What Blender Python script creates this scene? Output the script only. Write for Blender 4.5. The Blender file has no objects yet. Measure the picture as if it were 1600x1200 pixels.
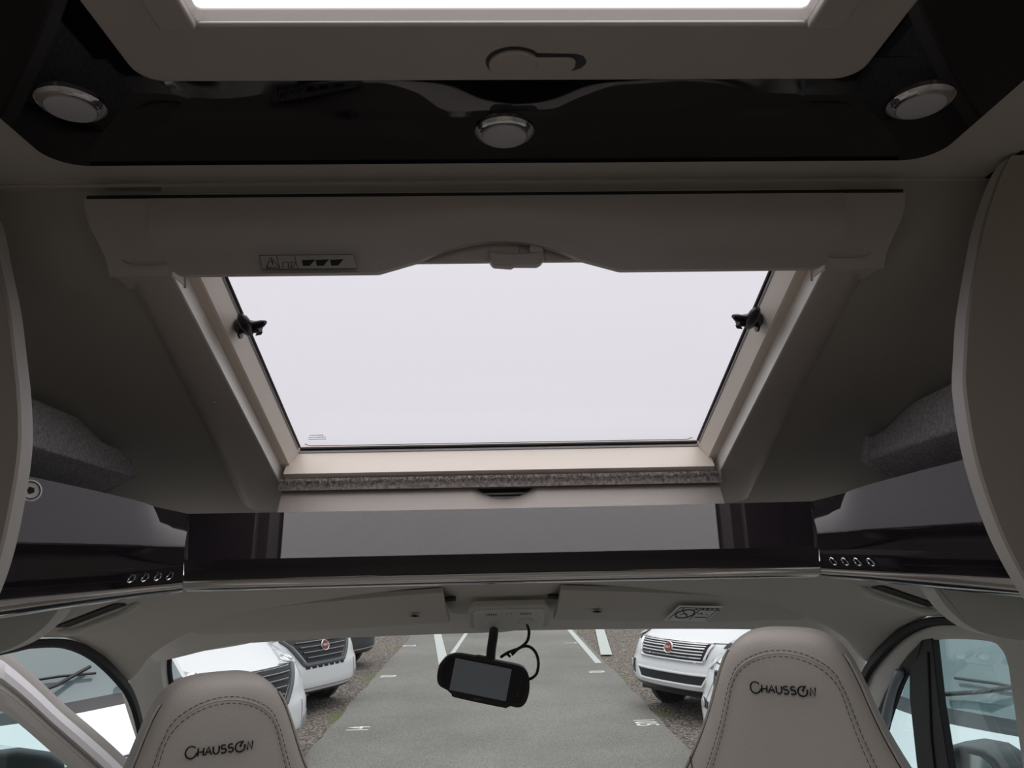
import bpy, math, random
from math import sin, cos, pi, radians as R
from mathutils import Vector as V, Matrix
random.seed(4)
sc = bpy.context.scene
# All positions are metres; the origin is the photographer's eye, x to the right, y ahead, z up.
FLOOR = -1.48          # living area floor
GROUND = -2.35         # tarmac outside
# ------------------------------------------------------------------ camera
cam = bpy.data.cameras.new('camera'); co = bpy.data.objects.new('camera', cam); sc.collection.objects.link(co)
cam.sensor_width = 36; cam.lens = 27.0; cam.clip_start = 0.02; cam.clip_end = 300
pitch, yaw, roll = R(11.75), R(1.7), R(-1.22)
fw = V((sin(yaw)*cos(pitch), cos(yaw)*cos(pitch), sin(pitch))); rt = V((cos(yaw), -sin(yaw), 0)); up = rt.cross(fw)
r2 = cos(roll)*rt + sin(roll)*up; u2 = -sin(roll)*rt + cos(roll)*up
m = Matrix((r2, u2, -fw)).transposed().to_4x4(); m.translation = V((-0.02, 0, 0)); co.matrix_world = m
sc.camera = co
# ------------------------------------------------------------------ overcast sky
w = bpy.data.worlds.new('overcast'); sc.world = w; w.use_nodes = True
nt = w.node_tree; nt.nodes.clear()
wo = nt.nodes.new('ShaderNodeOutputWorld'); bg = nt.nodes.new('ShaderNodeBackground')
tc = nt.nodes.new('ShaderNodeTexCoord'); sp = nt.nodes.new('ShaderNodeSeparateXYZ'); rp = nt.nodes.new('ShaderNodeValToRGB')
nt.links.new(tc.outputs['Generated'], sp.inputs[0]); nt.links.new(sp.outputs['Z'], rp.inputs[0])
e_ = rp.color_ramp.elements
e_[0].position = 0.0; e_[0].color = (0.60, 0.63, 0.66, 1)
e_[1].position = 1.0; e_[1].color = (2.1, 2.06, 2.06, 1)
for p_, c_ in ((.15, (.78, .765, .82)), (.42, (.84, .82, .87)), (.60, (1.10, 1.06, 1.08))):      # an overcast sky is brightest overhead
    q_ = e_.new(p_); q_.color = (*c_, 1)
nt.links.new(rp.outputs[0], bg.inputs[0]); bg.inputs[1].default_value = 1.0
nt.links.new(bg.outputs[0], wo.inputs[0])
sc.view_settings.view_transform = 'Standard'; sc.view_settings.look = 'None'
sc.view_settings.exposure = 0.0; sc.view_settings.gamma = 1.0; sc.view_settings.use_curve_mapping = False
cy = sc.cycles; cy.use_denoising = True; cy.max_bounces = 10; cy.diffuse_bounces = 6; cy.glossy_bounces = 5
cy.transparent_max_bounces = 12; cy.sample_clamp_indirect = 6

# ------------------------------------------------------------------ materials
def mat(name, col, rough=0.5, metal=0.0, spec=0.5, bump=0, bscale=200, var=0, vscale=20, coat=0, emit=None):
    m = bpy.data.materials.new(name); m.use_nodes = True; n = m.node_tree; b = n.nodes['Principled BSDF']
    b.inputs['Base Color'].default_value = (*col, 1); b.inputs['Roughness'].default_value = rough
    b.inputs['Metallic'].default_value = metal; b.inputs['Specular IOR Level'].default_value = spec
    b.inputs['Coat Weight'].default_value = coat; b.inputs['Coat Roughness'].default_value = 0.02
    co_ = n.nodes.new('ShaderNodeTexCoord')
    if var:
        t = n.nodes.new('ShaderNodeTexNoise'); t.inputs['Scale'].default_value = vscale; t.inputs['Detail'].default_value = 6
        r = n.nodes.new('ShaderNodeValToRGB'); r.color_ramp.elements[0].position = .3; r.color_ramp.elements[1].position = .7
        r.color_ramp.elements[0].color = (*[c*(1-var) for c in col], 1); r.color_ramp.elements[1].color = (*[min(1, c*(1+var)) for c in col], 1)
        n.links.new(co_.outputs['Object'], t.inputs['Vector']); n.links.new(t.outputs[0], r.inputs[0]); n.links.new(r.outputs[0], b.inputs['Base Color'])
    if bump:
        t = n.nodes.new('ShaderNodeTexNoise'); t.inputs['Scale'].default_value = bscale; t.inputs['Detail'].default_value = 4
        bp = n.nodes.new('ShaderNodeBump'); bp.inputs['Strength'].default_value = bump; bp.inputs['Distance'].default_value = 0.002
        n.links.new(co_.outputs['Object'], t.inputs['Vector']); n.links.new(t.outputs[0], bp.inputs['Height']); n.links.new(bp.outputs[0], b.inputs['Normal'])
    return m
def glass(name, tint, f0=.04, k=.55):
    # thin pane: tinted see-through with a Schlick-like reflection, the same from both sides
    m = bpy.data.materials.new(name); m.use_nodes = True; n = m.node_tree; n.nodes.clear()
    o = n.nodes.new('ShaderNodeOutputMaterial'); mx = n.nodes.new('ShaderNodeMixShader'); t = n.nodes.new('ShaderNodeBsdfTransparent')
    g = n.nodes.new('ShaderNodeBsdfGlossy'); lw = n.nodes.new('ShaderNodeLayerWeight'); lw.inputs[0].default_value = .5
    p = n.nodes.new('ShaderNodeMath'); p.operation = 'POWER'; p.inputs[1].default_value = 5
    q = n.nodes.new('ShaderNodeMath'); q.operation = 'MULTIPLY_ADD'; q.inputs[1].default_value = k; q.inputs[2].default_value = f0
    t.inputs[0].default_value = (*tint, 1); g.inputs['Roughness'].default_value = 0.01
    n.links.new(lw.outputs['Facing'], p.inputs[0]); n.links.new(p.outputs[0], q.inputs[0]); n.links.new(q.outputs[0], mx.inputs[0])
    n.links.new(t.outputs[0], mx.inputs[1]); n.links.new(g.outputs[0], mx.inputs[2]); n.links.new(mx.outputs[0], o.inputs[0])
    return m
M = dict(
 ceil = mat('ceiling_laminate', (.56,.53,.49), .6, bump=.12, bscale=500),
 lining = mat('cap_lining', (.40,.38,.345), .7, bump=.25, bscale=350),
 frame = mat('beige_plastic', (.49,.445,.415), .45, bump=.05, bscale=600),
 cream = mat('cream_plastic', (.80,.735,.655), .4),
 rail = mat('white_rail', (.90,.90,.86), .35),
 taupe = mat('taupe_plastic', (.74,.63,.55), .5),
 blackgloss = mat('black_gloss_panel', (.006,.006,.010), .03, spec=.45),
 shelf = mat('aubergine_gloss_laminate', (.020,.016,.021), .03, spec=.6, coat=.15),
 chrome = mat('chrome', (.75,.75,.76), .08, metal=1),
 diff = mat('frosted_lens', (.55,.56,.60), .35),
 black = mat('black_plastic', (.012,.012,.014), .35),
 rubber = mat('black_rubber', (.010,.010,.012), .55),
 felt = mat('grey_felt', (.52,.515,.53), .95, spec=.1, bump=1.0, bscale=400, var=.30, vscale=170),
 fleece = mat('taupe_fleece', (.42,.37,.36), .95, spec=.05, var=.5, vscale=150),
 head = mat('cab_headliner_cloth', (.62,.60,.565), .9, spec=.15, bump=.2, bscale=700),
 visor = mat('visor_vinyl', (.58,.56,.53), .7, bump=.25, bscale=500),
 board = mat('partition_board', (.40,.35,.31), .6, bump=.1, bscale=300),
 edge = mat('board_edge', (.62,.60,.57), .5),
 trim = mat('cab_trim_plastic', (.72,.72,.69), .6, bump=.15, bscale=500),
 seat = mat('greige_leather', (.74,.69,.645), .45, bump=.25, bscale=420),
 cover = mat('pale_abs_cover', (.90,.90,.87), .55, bump=.1, bscale=500),
 stitch = mat('dark_thread', (.05,.045,.045), .8),
 doort = mat('door_trim_plastic', (.42,.40,.385), .5),
 doorw = mat('white_painted_door_edge', (.88,.88,.92), .3),
 white = mat('white_paint', (.78,.80,.82), .25, coat=.4),
 grill = mat('dark_grille', (.016,.017,.019), .5),
 darkp = mat('dark_grey_plastic', (.035,.037,.042), .5),
 barp = mat('satin_grey_plastic', (.10,.115,.125), .45),
 vglass = mat('van_windscreen', (.12,.17,.18), .05, spec=.8),
 lamp = mat('headlamp_glass', (.55,.60,.63), .12, spec=.8, var=.35, vscale=9),
 red = mat('red_badge', (.20,.035,.03), .35),
 tyre = mat('tyre_rubber', (.02,.02,.02), .8),
 ink = mat('black_ink', (.01,.01,.01), .6),
 label = mat('label_film', (.80,.85,.83), .5),
 labelc = mat('clear_label_film', (.40,.385,.36), .35),
 grey = mat('grey_ink', (.35,.34,.36), .6),
 roadpaint = mat('road_paint', (.50,.54,.52), .8),
 screen = mat('screen_glass', (.27,.32,.38), .04, spec=1.0),  # pale base colour stands in for daylight mirrored in the monitor
 floor = mat('vinyl_floor', (.50,.45,.40), .5),
 wall = mat('wall_laminate', (.62,.58,.54), .6),
 sky_glass = glass('acrylic_glass', (.99,.985,.99), .01, .3),
 cab_glass = glass('tinted_cab_glass', (.92,.955,.945), .02),
 side_glass = glass('tinted_side_glass', (.80,.90,.90), .04),
)
# ------------------------------------------------------------------ mesh helpers
WLOC = {}
def link(o, parent):
    sc.collection.objects.link(o)
    if parent is not None:
        o.parent = parent
        if parent.name in WLOC: o.matrix_parent_inverse = Matrix.Translation(-WLOC[parent.name])
        elif parent.type == 'MESH': pass
def mesh(name, vs, fs, m, parent=None, smooth=True, solid=0, off=0, bevel=0, seg=3, sub=0, mats=None, fm=None, angle=40):
    me = bpy.data.meshes.new(name); me.from_pydata([tuple(v) for v in vs], [], fs); me.update()
    for mm in (mats or [m]): me.materials.append(mm)
    if fm:
        for p, k in zip(me.polygons, fm): p.material_index = k
    for p in me.polygons: p.use_smooth = smooth
    o = bpy.data.objects.new(name, me); link(o, parent)
    if solid:
        if off == 'away':      # thickness grows on the side turned away from the room
            t_ = sum((p.normal.dot(-p.center)*p.area for p in me.polygons), 0.0); off = -1 if t_ > 0 else 1
        s = o.modifiers.new('s', 'SOLIDIFY'); s.thickness = solid; s.offset = off
    if bevel:
        b = o.modifiers.new('b', 'BEVEL'); b.width = bevel; b.segments = seg; b.limit_method = 'ANGLE'; b.angle_limit = R(35)
    if sub:
        s = o.modifiers.new('u', 'SUBSURF'); s.levels = sub; s.render_levels = sub
    if smooth and solid and not sub:
        es = o.modifiers.new('e', 'EDGE_SPLIT'); es.split_angle = R(angle)
    if smooth and not sub:
        try: me.set_sharp_from_angle(angle=R(angle))
        except Exception: pass
    return o
class MB:
    def __init__(s): s.v = []; s.f = []
    def add(s, vs, fs):
        k = len(s.v); s.v += [tuple(v) for v in vs]; s.f += [tuple(i+k for i in f) for f in fs]; return s
    def box(s, a, b):
        (x0,y0,z0),(x1,y1,z1) = a, b
        return s.add([(x0,y0,z0),(x1,y0,z0),(x1,y1,z0),(x0,y1,z0),(x0,y0,z1),(x1,y0,z1),(x1,y1,z1),(x0,y1,z1)],
                     [(0,3,2,1),(4,5,6,7),(0,1,5,4),(1,2,6,5),(2,3,7,6),(3,0,4,7)])
    def grid(s, rows, close=False):
        n = len(rows[0]); vs = [p for r in rows for p in r]; fs = []
        for i in range(len(rows)-1):
            for j in range(n if close else n-1):
                k = (j+1) % n; fs.append((i*n+j, i*n+k, (i+1)*n+k, (i+1)*n+j))
        return s.add(vs, fs)
    def prism(s, pts, n):      # closed 3D outline pushed along vector n
        k = len(pts); n = V(n); P = [V(p) for p in pts]
        s.add(P + [p+n for p in P], [tuple(range(k-1,-1,-1)), tuple(range(k, 2*k))] + [(i, (i+1) % k, (i+1) % k+k, i+k) for i in range(k)])
        return s
    def tube(s, pts, r, seg=8, cap=True):
        P = [V(p) for p in pts]; rows = []; nrm = None
        for i, p in enumerate(P):
            t = (P[min(i+1, len(P)-1)] - P[max(i-1, 0)]).normalized()
            if nrm is None: nrm = t.orthogonal().normalized()
            nrm = (nrm - t*nrm.dot(t)).normalized(); b = t.cross(nrm)
            rr = r[i] if isinstance(r, (list, tuple)) else r
            rows.append([p + rr*(cos(2*pi*k/seg)*nrm + sin(2*pi*k/seg)*b) for k in range(seg)])
        base = len(s.v); s.grid(rows, True)
        if cap:
            s.f.append(tuple(base+k for k in range(seg-1, -1, -1))); e = base + (len(P)-1)*seg; s.f.append(tuple(e+k for k in range(seg)))
        return s
    def disc(s, c, n, r0, prof, seg=32, ry=1.0, ax=None):    # lathe about axis n: prof = [(radius, height)...]
        c = V(c); n = V(n).normalized(); a = V(ax).normalized() if ax else n.orthogonal().normalized(); a = (a - n*a.dot(n)).normalized(); b = n.cross(a)
        rows = [[c + n*h + r0*rad*(cos(2*pi*k/seg)*a + ry*sin(2*pi*k/seg)*b) for k in range(seg)] for rad, h in prof]
        base = len(s.v); s.grid(rows, True); e = base + (len(rows)-1)*seg
        s.f.append(tuple(e+k for k in range(seg))); s.f.append(tuple(base+k for k in range(seg-1, -1, -1)))
        return s
    def build(s, name, m, parent=None, **k): return mesh(name, s.v, s.f, m, parent, **k)
def tag(o, label=None, cat=None, group=None, kind=None):
    if label: o['label'] = label
    if cat: o['category'] = cat
    if group: o['group'] = group
    if kind: o['kind'] = kind
    return o
def thing(name, label, cat, loc, rz=0, group=None, kind=None):
    o = bpy.data.objects.new(name, None); sc.collection.objects.link(o); o.location = loc; o.rotation_euler.z = rz
    o.empty_display_size = .05
    if rz == 0: WLOC[o.name] = V(loc)
    return tag(o, label, cat, group, kind)
def struct(name, kidloc=None, label=None, loc=(0,0,0)):
    return thing(name, label, None, loc, kind='structure')
def rrect(x0, y0, x1, y1, r, n=6):
    out = []
    for cx, cy_, a0 in ((x1-r, y1-r, 0), (x0+r, y1-r, 90), (x0+r, y0+r, 180), (x1-r, y0+r, 270)):
        for i in range(n+1):
            a = R(a0 + 90*i/n); out.append((cx + r*cos(a), cy_ + r*sin(a)))
    return out
def smooth_path(pts, n=8):     # Catmull-Rom
    P = [V(p) for p in pts]; out = []
    for i in range(len(P)-1):
        p0, p1, p2, p3 = P[max(i-1,0)], P[i], P[i+1], P[min(i+2, len(P)-1)]
        for k in range(n):
            t = k/n; out.append(.5*((2*p1) + (p2-p0)*t + (2*p0-5*p1+4*p2-p3)*t*t + (3*p1-p0-3*p2+p3)*t**3))
    return out + [P[-1]]
def text(name, body, size, mtx, m, parent, depth=0.0004):
    c = bpy.data.curves.new(name, 'FONT'); c.body = body; c.size = size; c.align_x = 'CENTER'; c.align_y = 'CENTER'; c.extrude = depth
    t = bpy.data.objects.new('t', c); sc.collection.objects.link(t)
    dg = bpy.context.evaluated_depsgraph_get(); me = bpy.data.meshes.new_from_object(t.evaluated_get(dg))
    bpy.data.objects.remove(t); me.transform(mtx); me.materials.clear(); me.materials.append(m)
    o = bpy.data.objects.new(name, me); link(o, parent); return o
def frame_mtx(o, x, y):
    x = V(x).normalized(); y = V(y); y = (y - x*y.dot(x)).normalized(); z = x.cross(y)
    m = Matrix((x, y, z)).transposed().to_4x4(); m.translation = V(o); return m
def smoothstep(a, b, x):
    t = max(0, min(1, (x-a)/(b-a))); return t*t*(3-2*t)

# ================================================================== SHELL OF THE VEHICLE
HY0, HY1, HX = .140, .672, .318        # roof hatch opening
c = MB()
CX, CY0, CY1 = 1.10, -4.5, 1.018
for a, b in (((-CX,HY1,.504),(CX,CY1,.53)), ((-CX,CY0,.504),(CX,-1.9,.53)), ((-CX,-1.3,.504),(CX,HY0,.53)), ((-CX,-1.9,.504),(-.35,-1.3,.53)), ((.35,-1.9,.504),(CX,-1.3,.53)), ((-CX,HY0,.504),(-HX,HY1,.53)), ((HX,HY0,.504),(CX,HY1,.53))): c.box(a, (b[0], b[1], .518))
tag(c.build('ceiling', M['ceil'], smooth=False), kind='structure')
fl = MB().box((-1.1, CY0, FLOOR-.05), (1.1, 1.9, FLOOR)); tag(fl.build('floor', M['floor'], smooth=False), kind='structure')
def wall_side(name, sx, wins):
    b = MB(); x0, x1 = sorted((sx*1.10, sx*1.13)); y = CY0
    for (a, e, z0, z1) in wins:
        b.box((x0, y, FLOOR), (x1, a, .53)); b.box((x0, a, FLOOR), (x1, e, z0)); b.box((x0, a, z1), (x1, e, .53)); y = e
    b.box((x0, y, FLOOR), (x1, 1.0, .53)); return tag(b.build(name, M['wall'], smooth=False), kind='structure')
WL = [(-4.2, -2.4, -.55, .35), (-2.0, -.2, -.55, .35)]  # unseen side window openings, sized to set the ambient light
WR = [(-4.2, -2.4, -.55, .35), (-2.0, -.2, -.55, .35)]
wall_side('wall_left', -1, WL); wall_side('wall_right', 1, WR)
tag(MB().box((-1.13, CY0-.03, FLOOR), (1.13, CY0, .53)).build('wall_back', M['wall'], smooth=False), kind='structure')
k = 4
for sx, W in ((-1, WL), (1, WR)):
    for (a, e, z0, z1) in W:
        o = struct('window_%d' % k, loc=(sx*1.12, (a+e)/2, z0)); k += 1  # side window behind the camera, added for fill light
        x0, x1 = sorted((sx*1.085, sx*1.135)); f = MB()
        for q in (((x0,a,z0),(x1,a+.03,z1)), ((x0,e-.03,z0),(x1,e,z1)), ((x0,a,z0),(x1,e,z0+.03)), ((x0,a,z1-.03),(x1,e,z1))): f.box(*q)
        f.build('window_frame', M['frame'], o, smooth=False)
        MB().box((sx*1.11-.002, a+.03, z0+.03), (sx*1.11+.002, e-.03, z1-.03)).build('pane', M['cab_glass'], o, smooth=False)

o = struct('window_8', loc=(0, -1.6, .53)); f = MB()  # unseen rear roof window, added to let fill light in
for q in (((-.37,-1.92,.49),(.37,-1.88,.54)), ((-.37,-1.32,.49),(.37,-1.28,.54)), ((-.37,-1.88,.49),(-.33,-1.32,.54)), ((.33,-1.88,.49),(.37,-1.32,.54))): f.box(*q)
f.build('window_frame', M['frame'], o, smooth=False); MB().box((-.36,-1.91,.54), (.36,-1.29,.545)).build('pane', M['sky_glass'], o, smooth=False)
# cap over the cab: one continuous moulded lining, sloping down towards the windscreen
SL = -.4122
def bpz(y): return .3712 + SL*(y-1.0167)          # plane of the skylight surround
OFF = .022
def cap_row(y, z, flat=.66, r=.20, zs=-.05):
    pts = [(-flat, y, z)]
    for i in range(1, 9):
        a = i/8*pi/2; pts.append((-(flat + r*sin(a)), y, z - r*(1-cos(a))))
    pts.append((-(flat+r), y, min(zs, z-r-.02)))
    return pts
rows_l, rows_r, rows_m = [], [], []
prof = [(1.018, .512), (1.019, .500), (1.022, .470), (1.03, .435), (1.05, bpz(1.05)+OFF+.02)] + [(y, bpz(y)+OFF) for y in (1.12, 1.25, 1.4, 1.55, 1.7, 1.8, 1.9)]
capm = MB()
OPX = .475
for sx in (-1, 1):
    rows = []
    for y, z in prof:
        rr = [(-OPX, y, z)] + cap_row(y, z, flat=.66 if y > 1.04 else .70, r=.20 if y > 1.04 else .16)
        rows.append([(sx*-p[0], p[1], p[2]) for p in rr] if sx == 1 else rr)
    capm.grid(rows)
capm.grid([[(-OPX, y, z), (OPX, y, z)] for y, z in prof[:4]])
capm.grid([[(-OPX, y, z), (OPX, y, z)] for y, z in [(1.62, bpz(1.62)+OFF), (1.75, bpz(1.75)+OFF), (1.9, bpz(1.9)+OFF), (1.92, -.1)]])
tag(capm.build('wall_front', M['lining'], solid=.012, off=-1), kind='structure')
# joint strip where the ceiling meets the cap
tag(MB().box((-.7, 1.006, .4985), (.7, 1.022, .5045)).build('trim_2', M['frame'], bevel=.002), kind='structure')
tag(MB().box((.700, .93, .5015), (.706, 1.02, .5045)).build('trim_3', M['black'], smooth=False), kind='structure')
# sides of the cab between living area and doors
for sx, nm in ((-1, 'wall_cab_left'), (1, 'wall_cab_right')):
    b = MB(); x0, x1 = sorted((sx*.86, sx*.90))
    b.box((x0, .98, FLOOR), (x1, 1.36, -.05)); b.box((x0, .98, -.06), (x1, 1.98, -.045)); b.box((x0, .98, -.05), (x1, 1.95, .40))
    b.box((x0, 1.36, FLOOR), (x1, 1.95, -.95))
    tag(b.build(nm, M['trim'], smooth=False), kind='structure')
tag(MB().box((-1.1, .985, -.05), (-.84, 1.0, .5)).box((.84, .985, -.05), (1.1, 1.0, .5)).box((-1.1,.985,FLOOR),(-.88,1.0,-.05)).box((.88,.985,FLOOR),(1.1,1.0,-.05)).build('wall_bulkhead', M['wall'], smooth=False), kind='structure')

# ================================================================== BLACK CEILING PANEL, ROOF HATCH, SPOTS
out = rrect(-.588, -.35, .588, .948, .045, 8)
def ring(mb, outer, inner, z0, z1):
    rows = [[(x, y, z1) for x, y in outer], [(x, y, z0) for x, y in outer], [(x, y, z0) for x, y in inner], [(x, y, z1) for x, y in inner]]
    rows.append(rows[0]); mb.grid(rows, True); return mb
def hwid(y):       # half width of the black panel, rounded at its front corners
    r = .045; d = y - (.948-r)
    return .588 if d <= 0 else .588 - r + math.sqrt(max(0, r*r - d*d))
def pz(x, y):      # thermoformed front strip: it swells softly where it meets the hatch
    q = max(0, 1-(x/.44)**4) * (1 - smoothstep(.60, .75, (y-.72)/.16))
    return .500 - q*(.0022*(1-smoothstep(-.2, 1.1, (y-.735)/.10)) + .0007*sin(19*x+1.2)*sin(40*y) + .0004*sin(47*x))
ys_ = [.72 + .18*i/44 for i in range(45)] + [.903 + .045*sin(pi/2*i/10) for i in range(11)]
pan = MB().grid([[(u/60*hwid(y), y, pz(u/60*hwid(y), y)) for u in range(-60, 61)] for y in ys_])
pan.grid([[(-.588, y, .500), (-.36, y, .500)] for y in (-.35, .72)]); pan.grid([[(.36, y, .500), (.588, y, .500)] for y in (-.35, .72)]); pan.grid([[(-.36, y, .500), (.36, y, .500)] for y in (-.35, .10)])
tag(pan.build('ceiling_panel', M['blackgloss'], solid=.003, off='away'), 'glossy black ceiling panel surrounding the roof hatch with three spotlights', 'ceiling panel')
h = thing('roof_hatch', 'beige framed roof hatch with folding handle, open to the white sky above', 'roof hatch', (0, .42, .49))
fr = MB(); ring(fr, rrect(-.386, .070, .386, .7435, .027, 8), rrect(-.2935, .147, .2935, .651, .006, 8), .488, .508)
fr.build('hatch_frame', M['frame'], h, bevel=.004)
sh = MB()
for a, b in (((-.306,.656,.490),(.306,.668,.507)), ((-.306,.142,.490),(.306,.150,.507)), ((-.316,.142,.490),(-.306,.668,.507)), ((.306,.142,.490),(.316,.668,.507))): sh.box(a, b)
sh.build('hatch_shaft', M['cream'], h, smooth=False)
MB().box((-.306, .6505, .4895), (.306, .656, .4920)).build('blind_rail', M['rail'], h, bevel=.001)
MB().box((-.306, .6525, .4930), (.306, .6555, .5045)).build('blind_rail', M['cream'], h, bevel=.001)
for sx in (-1, 1):
    x0, x1 = sorted((sx*.2915, sx*.326))
    MB().box((x0, .30, .479), (x1, .6485, .489)).build('blind_track', M['frame'], h, bevel=.003)
dome = MB(); rows = []
for i in range(13):
    y = .10 + .61*i/12; rows.append([(x, y, .519 + .05*(1-(x/.36)**4)*(1-((y-.405)/.31)**4)) for x in [-.355+.71*j/14 for j in range(15)]])
dome.grid(rows); dome.build('hatch_dome', M['sky_glass'], h)
# folding lock handle in its recess
lk = thing('hatch_handle', 'beige folding lock handle recessed in the roof hatch frame', 'handle', (.02, .71, .488))
P = [(.010 + .0293*cos(R(35) + (pi*2-R(70))*i/24), .7095 + .025*sin(R(35) + (pi*2-R(70))*i/24)) for i in range(25)]
P += [(.073, .6965), (.081, .700), (.085, .707), (.085, .713), (.081, .720), (.073, .7243)]
MB().prism([(x, y, .4884) for x, y in P], (0, 0, -.0010)).build('recess', M['darkp'], lk, smooth=False)
MB().disc((.0105, .7115, .4876), (0, 0, -1), .0262, [(1, 0), (1, .0025), (.93, .004), (0.0, .004)], 32, .86, (1,0,0)).build('knob', M['frame'], lk)
MB().prism([(x, y, .4876) for x, y in rrect(.0, .7000, .074, .7215, .008, 5)], (0, 0, -.003)).build('lever', M['frame'], lk, bevel=.0012)
for i, (x, y, lab) in enumerate(((-.497, .812, 'round chrome ceiling spotlight at the left corner of the black panel'), (.003, .8785, 'round chrome ceiling spotlight in the middle of the black panel'), (.498, .815, 'round chrome ceiling spotlight at the right corner of the black panel'))):
    t = thing('ceiling_spotlight', lab, 'ceiling light', (x, y, .499), group='spotlights in the black ceiling panel')
    x, y = x*.985, y*.985
    MB().disc((x, y, .5005), (0, 0, -1), 1, [(.037, 0), (.037, .003), (.034, .006), (.029, .008), (.0275, .008), (.027, .005)], 48).build('bezel', M['chrome'], t)
    MB().disc((x, y, .4955), (0, 0, -1), 1, [(.027, 0), (.0268, .0045), (.022, .0062), (.012, .0074), (.0, .0078)], 40).build('lens', M['diff'], t)

# ================================================================== SKYLIGHT OVER THE CAB
w1 = struct('window_1', label='wide tilting panoramic skylight over the cab in a beige surround', loc=(0, 1.3, .25))
d_ = V((0, 1, SL)).normalized(); n_ = V((0, -SL, 1)).normalized()          # along the slope, outward normal
B0 = V((0, 1.0167, .3712))
def bp(x, s, n): return V((x, 0, 0)) + B0 + d_*s + n_*n                     # skylight coordinates: s down the slope, n outwards
S1 = .600
# surround (bezel): two side rails with a soft outer roll and a lower corner
for sx in (-1, 1):
    rows = []
    for s in [-.022, .02, .06, .1, .2, .3, .4, .5, .6, .66, .72, .76]:
        xo = .454 + (.076 + .0555*s)/1.08; b = []
        for (f, n) in ((0, .0015), (.02, -.0003), (.05, -.0012), (.3, -.002), (.6, -.001), (.78, .002), (.9, .008), (1, .016), (1.08, .023)):
            b.append(bp(sx*(.4540 + (xo-.4540)*f), s, n))
        rows.append(b)
    MB().grid(rows).build('surround_rail', M['frame'], w1, solid=.003, off='away')
    for s in (.318,):
        MB().disc(bp(sx*.495, s, -.0015), -n_, .0048, [(1, 0), (.8, .0018), (.35, .0018), (.3, .0004)], 16).build('screw_cap', M['frame'], w1)
    MB().prism([bp(sx*.4530, .0, .000), bp(sx*.4515, .0, .030), bp(sx*.458, .0, .030), bp(sx*.458, .0, .000)], d_*(S1+.025)).build('blind_track', M['rail'], w1, smooth=False)
    MB().prism([bp(sx*.456, .0, .029), bp(sx*.4335, .0, .031), bp(sx*.4335, .0, .034), bp(sx*.455, .0, .033)], d_*(S1+.025)).build('frame_step', M['taupe'], w1, smooth=False)
    MB().prism([bp(sx*.4335, .0, .030), bp(sx*.4190, .0, .070), bp(sx*.435, .0, .074), bp(sx*.456, .0, .033)], d_*(S1+.028)).build('frame_jamb', M['cream'], w1, smooth=False)
    MB().tube([bp(sx*.4185, -.02, .072), bp(sx*.4185, S1+.005, .072)], .0032, 6).build('gasket', M['rubber'], w1)
    MB().tube([bp(sx*.4215, -.02, .0665), bp(sx*.4215, S1+.005, .0665)], .0026, 6).build('gasket_lip', M['grey'], w1)
fb_ = MB()
for sx in (-1, 1): fb_.prism([bp(sx*.4575, -.012, .0), bp(sx*.475, -.012, .0), bp(sx*.475, -.012, .088), bp(sx*.434, -.012, .088), bp(sx*.434, -.012, .076), bp(sx*.4575, -.012, .07)], d_*(S1+.06))
fb_.prism([bp(-.475, S1+.030, .012), bp(-.475, S1+.050, .012), bp(-.475, S1+.050, .088), bp(-.475, S1+.030, .088)], (.95, 0, 0))
fb_.prism([bp(-.475, -.022, .06), bp(-.475, -.012, .06), bp(-.475, -.012, .088), bp(-.475, -.022, .088)], (.95, 0, 0))
fb_.build('outer_frame', M['cream'], w1, smooth=False)
# sill jamb, top jamb, lower gasket and the double acrylic pane
MB().prism([bp(-.44, S1-.004, .004), bp(-.44, S1+.022, .072), bp(-.44, S1+.045, .072), bp(-.44, S1+.03, .004)], (.88, 0, 0)).build('frame_sill', M['cream'], w1, smooth=False)
MB().prism([bp(-.44, -.020, .045), bp(-.44, -.020, .088), bp(-.44, -.008, .088), bp(-.44, -.008, .045)], (.88, 0, 0)).build('frame_head', M['cream'], w1, smooth=False)
MB().prism([bp(-.42, S1+.0145, .0725), bp(-.42, S1+.024, .0725), bp(-.42, S1+.024, .076), bp(-.42, S1+.0145, .076)], (.84, 0, 0)).build('gasket', M['rubber'], w1, smooth=False)
MB().prism([bp(-.42, S1+.017, .064), bp(-.42, S1+.026, .064), bp(-.42, S1+.026, .068), bp(-.42, S1+.017, .068)], (.84, 0, 0)).build('gasket_lip', M['grey'], w1, smooth=False)
rows = []
for i in range(19):
    s = -.015 + (S1+.045)*i/18
    rows.append([bp(x, s, .078 + .035*(1-(x/.44)**6)*(1-((s-.28)/.34)**6 if abs(s-.28) < .34 else 0)) for x in [-.43+.86*j/20 for j in range(21)]])
MB().grid(rows).build('outer_pane', M['sky_glass'], w1)
MB().prism([bp(-.425, -.015, .0745), bp(.425, -.015, .0745), bp(.425, S1+.022, .0745), bp(-.425, S1+.022, .0745)], n_*.002).build('inner_pane', M['sky_glass'], w1, smooth=False)
# small moulded edge line low on the pane and etched maker's text
MB().tube([bp(-.405, S1-.004, .073)] + [bp(x, S1+.004, .073) for x in (-.395, 0, .395)] + [bp(.405, S1-.004, .073)], .0009, 6).build('pane_edge', M['grey'], w1)
et = MB()
for r_, (n0, wd) in enumerate(((.004, .026), (.0, .034), (-.002, .034))):
    x = -.392 + n0
    while x < -.392 + n0 + wd:
        l = random.uniform(.0012, .003); et.prism([bp(x, S1-.040+.008*r_, .073), bp(x+l, S1-.040+.008*r_, .073), bp(x+l, S1-.037+.008*r_, .073), bp(x, S1-.037+.008*r_, .073)], n_*.0003); x += l + .0012
et.build('etched_mark', M['grey'], w1, smooth=False)
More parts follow.
